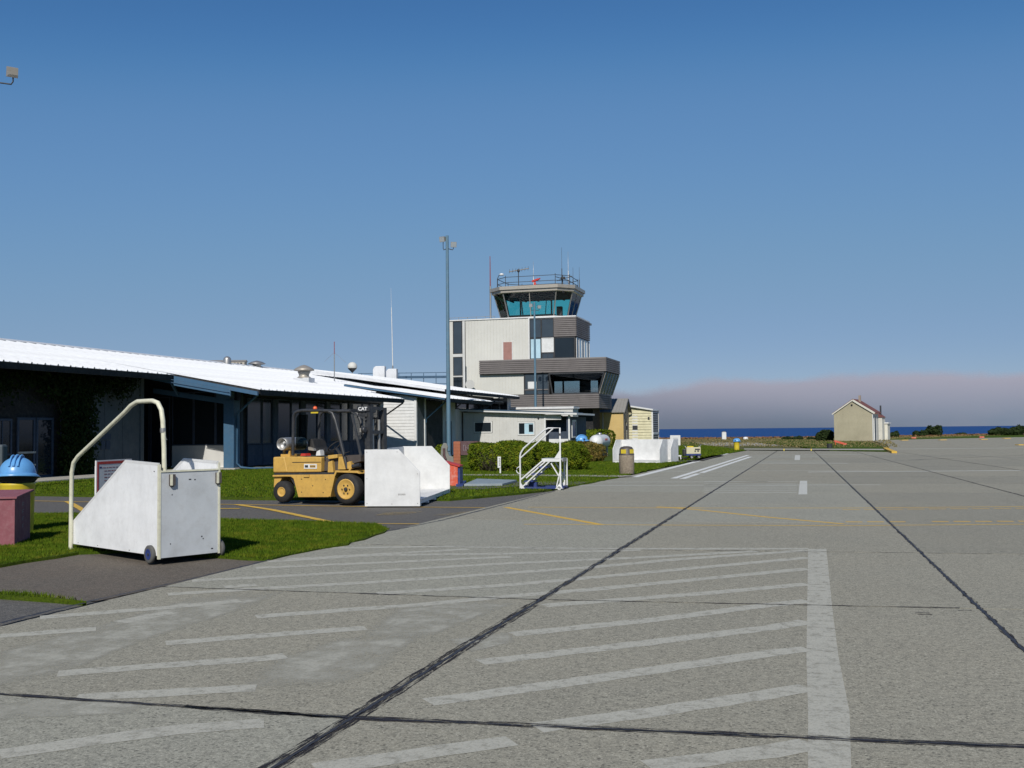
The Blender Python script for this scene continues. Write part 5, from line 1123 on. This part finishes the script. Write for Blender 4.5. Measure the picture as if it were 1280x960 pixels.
m = MB()
for y_ in (.5, .58, .66): m.tube([(lx(451), y_, 1.95), (lx(449.5), y_-.03, 1.5), (lx(450.5), y_+.02, 1.0), (lx(449), y_, .6)], .012, 6)
m.build('mast_hose', 'black', fk)
MB().tube([(lx(428), .04, 1.0), (lx(431), .02, 1.15), (lx(436), .05, 1.18)], .012, 6).build('lever', 'black', fk)
m = MB(); m.tube([(lx(404), .1, .98), (lx(402), .15, 1.2)], .014, 6); m.lathe([(.02, -.02), (.028, 0), (.02, .03)], 10, Matrix.Translation((lx(402), .15, 1.22))); m.build('lever', 'black', fk)
m = MB(); m.box(lx(341)-.006, lx(341), .12, .24, lz(585), lz(579)); m.build('tail_lamp', 'red', fk)
m = MB(); [m.lathe([(.012, 0), (.012, .006)], 8, Matrix.Translation((lx(p), -.001, lz(q))) @ Matrix.Rotation(R(90), 4, 'X')) for p, q in ((378, 600), (378, 616), (408, 600), (405, 616), (392, 608))]; m.build('skirt_bolt', 'darkmetal', fk)

# ------------------------------------------------------------------ long white platform box on the forks
a = G(456, 633); 
def crate(loc, rz, L, W, H, label, cx=.62, cz=.60, group=None, zb=.0, inner=True):
    v = thing('open_sided_box', label, 'platform box', (loc[0], loc[1], 0), rz, group)
    for y_, nm in ((0, 'end_panel'), (L-.03, 'end_panel')):
        m = MB(); m.prism([(0, y_, zb), (0, y_, H), (W*cx, y_, H), (W, y_, H*cz), (W, y_, zb)], (0, .03, 0)); m.build(nm, 'whiteclean', v, bevel=.004)
    m = MB(); m.box(0, .03, .032, L-.032, zb+.12, H-.01); m.build('long_panel', 'whiteclean', v, bevel=.003)
    for k in range(int(L/.42)):
        y_ = .035+k*(L-.07)/int(L/.42); MB().box(.032, W-.004, y_+.006, y_+(L-.07)/int(L/.42)-.006, .115, .14).build('deck_board', 'whiteclean', v)
    for x_ in (.05, W*.5, W-.06): MB().box(x_-.03, x_+.03, .04, L-.04, .04, .114).build('stringer', 'white', v)
    m = MB(); [m.box(.04, W-.01, .1+k*(L-.3)/4, .2+k*(L-.3)/4, 0, .039) for k in range(5)]; m.build('skid', 'white', v)
    return v
bx = crate(a, R(10.7), 4.15, 1.22, 1.235, 'long white open-sided platform box with chamfered ends, in front of the forklift')
m = MB()
for k in range(6): m.box(.74+.028*k, .757+.028*k, -.0015, 0, .235+.004*(k % 2), .275)
m.build('faded_lettering', 'metal', bx)
for k, (x_, z_) in enumerate(((.05, .06), (.05, .6), (.05, 1.18), (.72, 1.18), (1.17, .70), (1.17, .06), (.6, .05))): MB().lathe([(.011, 0), (.011, .003)], 8, Matrix.Translation((x_, -.0005, z_)) @ Matrix.Rotation(R(90), 4, 'X')).build('bolt', 'metal', bx)
c1 = G(766.5, 578.9); c2 = G(823, 579.3); ra = math.atan2(c2[1]-c1[1], c2[0]-c1[0])
def crate2(loc, rz, label):
    L, W, H = 2.35, 1.05, 1.10
    v = crate(loc, rz, L, W, H, label, group='white open-sided boxes on the grass by the bin'); return v
# these stand with their open side towards the lower left: local +x points to the camera side
rzb = ra-R(90)
u_ = Vector((math.cos(ra), math.sin(ra))); n_ = Vector((-u_.y, u_.x))
base_ = Vector(c1)+n_*1.0
crate2(base_, ra-R(90)-R(0), 'white open-sided box whose open front faces the apron, right behind the stone bin')
base2 = base_+n_*1.15+u_*.12
crate2(base2, ra-R(90), 'second white open-sided box, standing close behind the first with only its end showing')

# red-orange container, steel deck, sign wall, monument, marker post
x, y = G(562, 609)
v = thing('red_container', 'leaning red-orange metal box with worn white patches, right of the long white platform', 'box', (x, y, 0), R(8))
m = MB(); m.prism([(-.3, 0, .02), (.24, 0, .0), (.24, 0, .60), (-.3, 0, .74)], (0, .5, 0)); m.build('body', 'rusty', v, bevel=.01)
m = MB(); m.box(.245, .30, .03, .46, .02, .56); m.build('dark_back', 'navy', v); m = MB(); m.prism([(-.33, -.03, .75), (.30, -.03, .58), (.30, -.03, .62), (-.33, -.03, .79)], (0, .56, 0)); m.build('lid', 'red', v)
v = thing('steel_deck', 'low blue-grey steel deck lying on the grass before the hedge', 'platform', (0, 0, 0))
q = [G(580, 609.8), G(628, 609.3), G(646, 604.3), G(596, 602.6)]
m = MB(); m.prism([(x_, y_, .04) for x_, y_ in q], (0, 0, .07)); m.build('deck_plate', 'slabgrey', v, bevel=.01)
cx_, cy_ = sum(p[0] for p in q)/4, sum(p[1] for p in q)/4
m = MB(); m.prism([(cx_+(x_-cx_)*.9, cy_+(y_-cy_)*.9, .0) for x_, y_ in q], (0, 0, .04)); m.build('bearer', 'navy', v)
q2 = [G(570, 610), G(579, 610), G(583, 605), G(574, 605)]; m = MB(); m.prism([(x_, y_, .0) for x_, y_ in q2], (0, 0, .10)); m.build('tongue', 'navy', v)
x, y = G(571, 588)
v = thing('sign_wall', 'low brown sign board with faint grey lettering beside a brick-red pier, left of the hedge', 'sign', (x, y, 0), HEAD)
MB().box(-.12, .14, 0, .3, 0, 1.17).build('pier', 'brick', v, bevel=.01)
for i in range(9):
    for j in range(1): MB().box(-.128, .148, -.008, .0, .02+i*.128, .02+i*.128+.11).build('brick_course', 'brick', v)
MB().box(.145, .95, .08, .2, .62, 1.18).build('board', 'signbrown', v)
m = MB()
for k in range(6):
    x0 = .26+k*.095+(.05 if k > 2 else 0); m.box(x0, x0+.018, .072, .08, .80, 1.02); m.box(x0+.018, x0+.06, .072, .08, 1.0-.08*(k % 2), 1.02-.08*(k % 2)); m.box(x0+.018, x0+.055, .072, .08, .80, .825)
m.build('sign_letters', 'signgrey', v)
x, y = G(559, 588)
v = thing('monument_stone', 'grey weathered anchor-like stone standing in front of the light pole', 'monument', (x, y, 0), HEAD)
m = MB(); q = [(-.26, .0), (-.27, .55), (-.24, .95), (-.14, 1.12), (-.02, 1.10), (.04, .95), (.0, .80), (.10, .58), (.26, .55), (.27, .30), (.22, 0)]
m.prism([(a_, 0, b_) for a_, b_ in q], (0, .22, 0)); m.build('stone', 'stone', v, bevel=.03)
MB().tube([(-.12, -.02, .9), (-.12, -.02, .62), (-.06, -.03, .45)], .05, 8).build('inset', 'signbrown', v)
x, y = G(624.5, 592.5)
v = thing('marker_post', 'short white marker plate with black figures on a stake in front of the hedge', 'marker', (x, y, 0), HEAD)
MB().box(-.07, .05, -.02, 0, .23, .64).build('plate', 'whiteclean', v); MB().box(0, .05, .001, .04, 0, .5).build('stake', 'whiteclean', v)
m = MB(); m.tube([(-.03, -.024, .56), (.0, -.024, .58), (.025, -.024, .55), (.0, -.024, .51), (-.02, -.024, .47), (.03, -.024, .47)], .009, 5); m.tube([(-.02, -.024, .42), (.02, -.024, .40), (.0, -.024, .37), (.02, -.024, .33), (-.02, -.024, .31)], .009, 5); m.build('figures', 'darkmetal', v)

# hedges and bushes
def hedge(p0, p1, depth, h, n, mat, label, size=.058, rnd=.5, seed=1, name='hedge', cat='hedge', stems=True):
    p0 = np.array(p0); p1 = np.array(p1); d = p1-p0; L = np.linalg.norm(d); rz_ = math.atan2(d[1], d[0])
    v = thing(name, label, cat, (p0[0], p0[1], 0), rz_)
    u = rng.uniform(-1, 1, (n, 3)); ax = rng.choice(3, n, p=[.2, .35, .45]); sg = np.where(rng.random(n) < .5, -1, 1); sg = np.where(ax == 2, 1, sg)
    u[np.arange(n), ax] = sg
    e = 4.0; nr = (np.abs(u[:, 0])**e*.9+np.abs(u[:, 1])**e+np.maximum(u[:, 2], 0)**e)**(1/e)
    q = u/nr[:, None]
    b_ = 1+.06*np.sin(q[:, 0]*9+seed)+.07*np.sin(q[:, 0]*17+q[:, 1]*3+seed*3)+.04*np.sin(q[:, 0]*33+q[:, 2]*7)
    N = q**3
    P = np.c_[(q[:, 0]*b_+1)/2*L, (q[:, 1]*b_+1)/2*depth, np.maximum(.02, (q[:, 2]*.5+.5)*h*(.96+.04*b_)+h*.05*np.sin(q[:, 0]*6+seed))]
    under = np.clip(1-P[:, 2]/(.32*h), 0, 1); P[:, 1] += np.where(q[:, 1] < 0, 1, -1)*under*.22*min(1, depth); P[:, 0] += np.where(q[:, 0] < 0, 1, -1)*under*.12
    P += rng.normal(0, .028, (n, 3)); P[:, 2] = np.maximum(P[:, 2], .02)
    leaves('foliage', mat, P, N+np.array([0, 0, .3]), size, v)
    m = MB(); m.lathe([(.05, 0), (.74, .02), (.9, .5), (.8, .8), (.5, .87), (.05, .88)], 24, Matrix.Translation((L/2, depth/2, 0)) @ Matrix.Diagonal((L/2, depth/2, h, 1)).to_4x4()); m.build('inner_twigs', 'earth', v)
    return v
hedge(G(578, 590), G(668, 590.5), 2.1, 1.10, 42000, 'hedge', 'left clipped green hedge before the grey office, behind the marker post', seed=1)
tw = MB(); x0, y0 = G(614, 590.2)
for k in range(150):
    a_ = (x0+random.gauss(0, .20), y0+random.uniform(-.05, .25), random.uniform(0, .3)); tw.tube([a_, (a_[0]+random.gauss(0, .12), a_[1]-random.uniform(.0, .16), a_[2]+random.uniform(.15, .5))], .006, 4, False)
stuff(tag(tw.build('dead_twigs', 'bark'), 'bare brown twigs where the left hedge has died back beside the marker post', 'twigs'))
hedge((np.array(G(655, 589.5))), G(735, 588.5), 1.9, 1.06, 36000, 'hedge', 'right clipped green hedge standing behind the white metal stairs', seed=4)
hedge(G(722, 578.5), G(759, 577.5), 2.4, .92, 14000, 'brownhedge', 'brown-tinged clipped hedge beyond the green hedges, before the white tank', seed=7, size=.085)
hedge(G(722, 560), G(745, 560), 4.5, 1.45, 7000, 'hedge', 'rounded green shrub mound behind the white gas tank and office', seed=3, size=.12, name='shrub', cat='shrub')
hedge(G(543, 587), G(552, 587), .7, .95, 2500, 'hedge', 'small green shrub squeezed left of the grey monument stone', seed=2, size=.07, name='shrub', cat='shrub')
def bush(pxc, pyb, w_px, h_px, label, mat='bush', n=1500, D=None, lobes=3):
    x, y = G(pxc, pyb); dist = math.hypot(x, y)
    s_ = dist/FPX; v = thing('bush', label, 'bush', (x, y, -.09)); P = []; N = []
    for k in range(lobes):
        ox = (k-(lobes-1)/2)/max(1, lobes)*w_px*s_*.8; hh = h_px*s_*random.uniform(.72, 1.0)
        p_, u_2 = blob(n//lobes, (ox, random.uniform(-.5, .5), hh*.5), (w_px*s_/lobes*.75, w_px*s_/lobes*.7, hh*.52), seed=k+pxc); P.append(p_); N.append(u_2)
    leaves('crown', mat, np.vstack(P), np.vstack(N), .30, v)
    m = MB()
    for k in range(3): m.tube([(0, 0, 0), (random.uniform(-.5, .5), 0, h_px*s_*.5)], [.09, .04], 6)
    m.build('trunk', 'bark', v)
bush(1031, 551, 20, 14, 'dark bush on the shore left of the cream shed')
bush(1168, 545, 17, 13, 'tallest dark round bush on the shore, right of the shed')
bush(1150, 545.5, 16, 8, 'low dark bush just left of the tallest shore bush', n=900)
bush(1116, 546.5, 14, 8, 'small dark bush just right of the shed annexes', n=900)
bush(1255, 544, 34, 10, 'long dark thicket on the shore near the right edge', n=2500, lobes=5)
bush(1279, 543.5, 16, 13, 'taller dark bush at the extreme right edge of the shore', n=1200)
bush(983, 549.5, 9, 4.5, 'small dark bush on the shoreline, leftmost of three', n=400, lobes=2); bush(997, 549.5, 11, 5.5, 'middle dark bush of three on the shoreline', n=500, lobes=2); bush(1014, 549.5, 8, 4, 'small dark bush nearest the shed of three', n=400, lobes=2)
bush(1200, 544, 12, 3.5, 'flat low bush between the shore bushes on the right', n=400, lobes=2)
shore = []
N_ = 26000; xs_ = rng.uniform(-60, 60, N_)
yy_ = np.interp(xs_, [p[0] for p in coast], [p[1] for p in coast])-np.abs(rng.normal(0, 3, N_))
P = np.c_[xs_, yy_, rng.uniform(-.12, .14, N_)]
stuff(tag(leaves('shore_scrub', leafmat('rusty_scrub', [(.3, (.10, .075, .035)), (.5, (.19, .10, .05)), (.7, (.22, .15, .06))], .6), P, np.tile([0., -.3, 1.], (N_, 1)), .32), 'low rusty brown scrub along the edge of the shore', 'scrub'))

# ------------------------------------------------------------------ white metal stairs
a = G(651, 612.5); rz = HEAD-R(12); L = 1.05
sv = thing('mobile_stairs', 'white tubular rolling stairs with blue treads and a curved handrail, on the grass edge', 'stairs', (a[0], a[1], 0), rz)
K = L/47.5; qx = lambda px: (px-651)*K; dq = math.hypot(*a)
qz = lambda py: (612.3-py)*.0217
D2 = .70
def sp(name, pts, y_, r_=.024, mat='whiteclean'): return MB().tube([(qx(p), y_, qz(q)) for p, q in pts], r_, 8).build(name, mat, sv)
sp('handrail', [(650.5, 610), (650.5, 570), (651.5, 566), (655, 560.5), (681, 537.8), (686, 535.6), (700.3, 535.3), (700.3, 610)], 0)
sp('mid_rail', [(651, 572.5), (692, 536)], 0, .02)
sp('grab_loop', [(650, 583), (646.5, 585), (645.5, 588), (647, 591), (650, 592)], 0, .014)
for y_ in (0, D2):
    m = MB(); m.bar((qx(651.5), y_, qz(599)), (qx(679), y_, qz(575.5)), .028, .038); m.bar((qx(654), y_, qz(607.5)), (qx(687), y_, qz(577)), .028, .034); m.bar((qx(678), y_, qz(575.2)), (qx(701), y_, qz(575.2)), .04, .085); m.build('stringer', 'whiteclean', sv)
    m = MB(); m.prism([(qx(651), y_-.02, qz(603)), (qx(656), y_-.02, qz(610.5)), (qx(650), y_-.02, qz(610.5))], (0, .04, 0)); y_ == 0 and m.prism([(qx(692.5), y_-.02, qz(574)), (qx(700.5), y_-.02, qz(562)), (qx(701), y_-.02, qz(574))], (0, .04, 0)); m.prism([(qx(694), y_-.02, qz(610.5)), (qx(703), y_-.02, qz(610.5)), (qx(700), y_-.02, qz(603))], (0, .04, 0)); m.build('gusset', 'whiteclean', sv)
    m = MB(); m.bar((qx(689), y_, qz(579)), (qx(699), y_, qz(596)), .03, .03); m.bar((qx(700), y_, qz(589)), (qx(695.5), y_, qz(608)), .03, .03); m.build('brace', 'whiteclean', sv)
sp('rear_post', [(700.3, 577), (700.3, 610)], D2)
sp('end_post', [(703.5, 574), (703.5, 608)], D2-.02, .022)
m = MB(); m.box(qx(677), qx(703.5), .02, D2-.02, qz(575), qz(573.2)); m.build('platform', 'slabgrey', sv); m = MB(); m.box(qx(702.6), qx(703.8), .01, D2-.01, qz(577), qz(573)); m.build('platform_rim', 'metal', sv)
for k, (p, q) in enumerate(((655, 601), (664, 592), (673, 583.5))): MB().box(qx(p), qx(p+11), .025, D2-.025, qz(q+1.4), qz(q)).build('tread', 'navy', sv)
m = MB(); m.bar((qx(651), .03, qz(609.5)), (qx(704), .03, qz(609.5)), .05, .05); m.bar((qx(651), D2-.03, qz(609.5)), (qx(704), D2-.03, qz(609.5)), .05, .05); m.bar((qx(654), .03, qz(609)), (qx(654), D2, qz(609)), .1, .06); m.bar((qx(702), .03, qz(609)), (qx(702), D2, qz(609)), .05, .05); m.box(qx(660), qx(669), .2, .42, .05, qz(603)); m.build('base_frame', 'navy', sv)
m = MB(); m.box(qx(700)-.026, qx(700)+.028, -.027, .027, qz(545), qz(542)); m.build('rail_joint', 'darkmetal', sv)
for p, y_ in ((654, .04), (699, -.02), (654, D2), (702, D2)): wheel(sv, qx(p), y_, .065, .04, 'black' if p != 699 else 'whiteclean', 'metal', name='caster')

# ------------------------------------------------------------------ pebble bin
x, y = G(783.5, 593)
v = thing('stone_litter_bin', 'round pebble-finish litter bin with brown domed lid and yellow flaps at the grass corner', 'litter bin', (x, y, 0), R(30))
MB().lathe([(.255, 0), (.262, .02), (.272, .60), (.268, .68), (.25, .70)], 36).build('drum', 'stonebin', v)
MB().lathe([(.272, .69), (.275, .73), (.255, .75), (.245, .90), (.20, .97), (.10, 1.0), (.02, 1.005)], 32).build('lid', 'brownlid', v)
for t_ in (-105, -30): 
    T = Matrix.Rotation(R(t_-30), 4, 'Z') @ Matrix.Translation((.245, 0, .815)); m = MB(); m.box(-.02, .016, -.095, .095, -.07, .075, mat=T); m.build('flap', 'yellow', v, bevel=.004)

# gas tank
X1 = G(745, 572)
v = thing('gas_tank', 'white horizontal gas tank with faint red lettering beyond the hedges', 'tank', (X1[0], X1[1], 0), R(3))
T = Matrix.Translation((0, 0, .88)) @ Matrix.Rotation(R(-90), 4, 'X')
MB().lathe([(.02, -.28), (.18, -.24), (.32, -.12), (.385, .02), (.395, .1), (.395, 3.1), (.385, 3.2), (.32, 3.32), (.02, 3.45)], 32, T).build('shell', 'whiteclean', v)
for y_ in (.5, 2.6): m = MB(); m.box(-.3, .3, y_-.1, y_+.1, 0, .6); m.build('saddle', 'walk', v)
m = MB(); m.lathe([(.12, 0), (.13, .1), (.05, .14)], 14, Matrix.Translation((0, 1.5, 1.26))); m.tube([(0, .1, 1.3), (0, 2.2, 1.3)], .02, 6); m.build('valve_cover', 'metal', v)
m = MB(); [m.box(.392, .399, 1.0+.2*k, 1.12+.2*k, .95, 1.05+.03*(k % 2)) for k in range(5)]; m.build('red_lettering', 'red', v)
m = MB(); m.tube([(-.2, -.3, .3), (-.2, -.3, .72), (.25, -.3, .74), (.25, -.3, .3)], .015, 6); m.build('gauge_pipe', 'darkmetal', v)

# white board, baggage cart, small frame
x, y = G(844.5, 558.5)
v = thing('white_board', 'blank white square board standing on the grass beyond the white boxes', 'sign', (x, y, 0), HEAD)
MB().box(-.45, .42, 0, .08, .12, .98).build('board', 'whiteclean', v, bevel=.01); m = MB(); m.box(-.35, -.3, .02, .06, 0, .12); m.box(.28, .33, .02, .06, 0, .12); m.box(-.2, .2, -.006, 0, .72, .76); m.build('leg', 'metal', v)
x, y = G(867, 573.5)
v = thing('baggage_trolley', 'small cream and blue baggage trolley with hoop handle on the grass edge', 'trolley', (x, y, 0), HEAD)
MB().box(-.38, .40, 0, .5, .17, .26).build('chassis', 'navy', v, bevel=.01); MB().box(-.36, .38, .02, .48, .262, .60).build('body', 'creamhut', v, bevel=.01)
m = MB(); m.box(.08, .34, .0, .018, .47, .53); m.box(.06, .12, .0, .018, .36, .44); m.box(.2, .3, .0, .018, .38, .44); m.build('dark_print', 'darkmetal', v)
MB().box(-.3, .02, .1, .4, .602, .66).build('yellow_bundle', 'yellow', v); m = MB(); m.tube([(.33, .05, .6), (.42, .05, .74), (.42, .45, .74), (.33, .45, .6)], .015, 6); m.tube([(-.36, .1, .6), (-.46, .1, .68), (-.46, .4, .68)], .015, 6); m.build('handle', 'metal', v)
for x_, y_ in ((-.1, 0), (.28, 0), (-.1, .5), (.28, .5)): wheel(v, x_, y_, .09, .05, 'black', 'metal')
MB().box(-.52, -.38, .05, .45, .15, .5).build('side_bag', 'darkmetal', v, bevel=.03)
x, y = G(848, 575.5)
v = thing('white_trestle', 'tiny white trestle on the grass left of the baggage trolley', 'trestle', (x, y, 0), HEAD)
m = MB(); m.bar((-.13, 0, 0), (-.10, 0, .22), .05, .05); m.bar((.13, 0, 0), (.10, 0, .22), .05, .05); m.bar((-.15, 0, .23), (.15, 0, .23), .06, .06); m.build('frame', 'whiteclean', v); MB().tube([(-.25, .1, .1), (.45, .15, .1)], .035, 8).build('bar', 'black', v)

# far field markers
def far_thing(name, px, py, label, cat, fn, group=None):
    x, y = G(px, py); v = thing(name, label, cat, (x, y, -.05), HEAD, group); fn(v); return v
def f_(v): MB().box(-.28, .28, -.2, .2, 0, 1.0).build('body', 'whiteclean', v, bevel=.03); MB().box(-.2, .2, -.15, .15, 1.0, 1.12).build('cap', 'metal', v)
far_thing('white_marker_box', 905, 549.5, 'white upright marker box on the shore line, beyond the yellow bin', 'marker', f_)
def f_(v): MB().lathe([(.35, 0), (.3, .3), (.1, .36)], 12).build('body', 'whiteclean', v)
far_thing('white_marker', 932, 549, 'small low white marker on the shore, right of the upright white marker box', 'marker', f_)
def f_(v): MB().lathe([(.2, 0), (.2, .42)], 14).build('drum', 'darkmetal', v); MB().lathe([(.21, .421), (.2, .48), (.04, .5)], 14).build('lid', 'lawn', v)
far_thing('dark_barrel', 1037, 560.5, 'short dark barrel on the grass island before the cream shed', 'barrel', f_)
def f_(v):
    m = MB(); m.bar((-.55, 0, .42), (.55, .2, .10), .10, .17); m.build('plank', 'rusty', v); m = MB(); m.bar((-.45, .1, 0), (-.45, 0, .36), .06, .06); m.bar((.45, .2, 0), (.45, .15, .12), .06, .06); m.build('foot', 'orange', v)
far_thing('orange_barrier', 1051, 556.5, 'toppled orange barrier at the left corner of the cream shed', 'barrier', f_)
def f_(v): m = MB(); m.bar((-.3, 0, .1), (.3, 0, .1), .3, .2); m.build('body', 'rusty', v, bevel=.05)
far_thing('orange_marker', 1142, 548, 'low orange marker on the far grass, nearer the shed', 'marker', f_, 'orange edge markers on the far grass'); far_thing('orange_marker', 1227, 547, 'low orange marker on the far grass, nearer the right edge', 'marker', f_, 'orange edge markers on the far grass')
def f_(v): MB().lathe([(.4, 0), (.3, .5), (.05, .6)], 12).build('body', 'whiteclean', v)
far_thing('white_marker', 1262, 543.5, 'white rounded marker on the shore near the right edge', 'marker', f_)
def f_(v): MB().box(-.25, .25, -.2, .2, 0, .7).build('body', 'orange', v, bevel=.02)
far_thing('orange_box', 1268, 543.5, 'small orange box by the white marker near the right edge', 'box', f_)
kb = MB()
def yb(pts, w_, h_=.1):
    P = [G(*p) for p in pts]
    for a_, b_ in zip(P, P[1:]): kb.bar((a_[0], a_[1], h_/2), (b_[0], b_[1], h_/2), w_, h_)
yb([(1107, 561.5), (1111, 564), (1118, 566.5)], .3, .12); 
for p, q in ((1130, 550.5), (1178, 550.2), (1229, 549.5), (1258, 548.3), (1275, 556.5)): yb([(p-4, q), (p+4, q-.1)], .5, .06)
kb.build('yellow_kerb', 'line_yellow', apron)
for px, label in ((980, 'left small yellow edge lamp at the end of the apron'), (1014, 'right small yellow edge lamp at the end of the apron')):
    def f_(v): MB().lathe([(.06, 0), (.06, .03), (.03, .06), (.04, .16), (.02, .18)], 10).build('lamp', 'yellow', v)
    far_thing('edge_lamp', px, 563.3, label, 'edge lamp', f_)
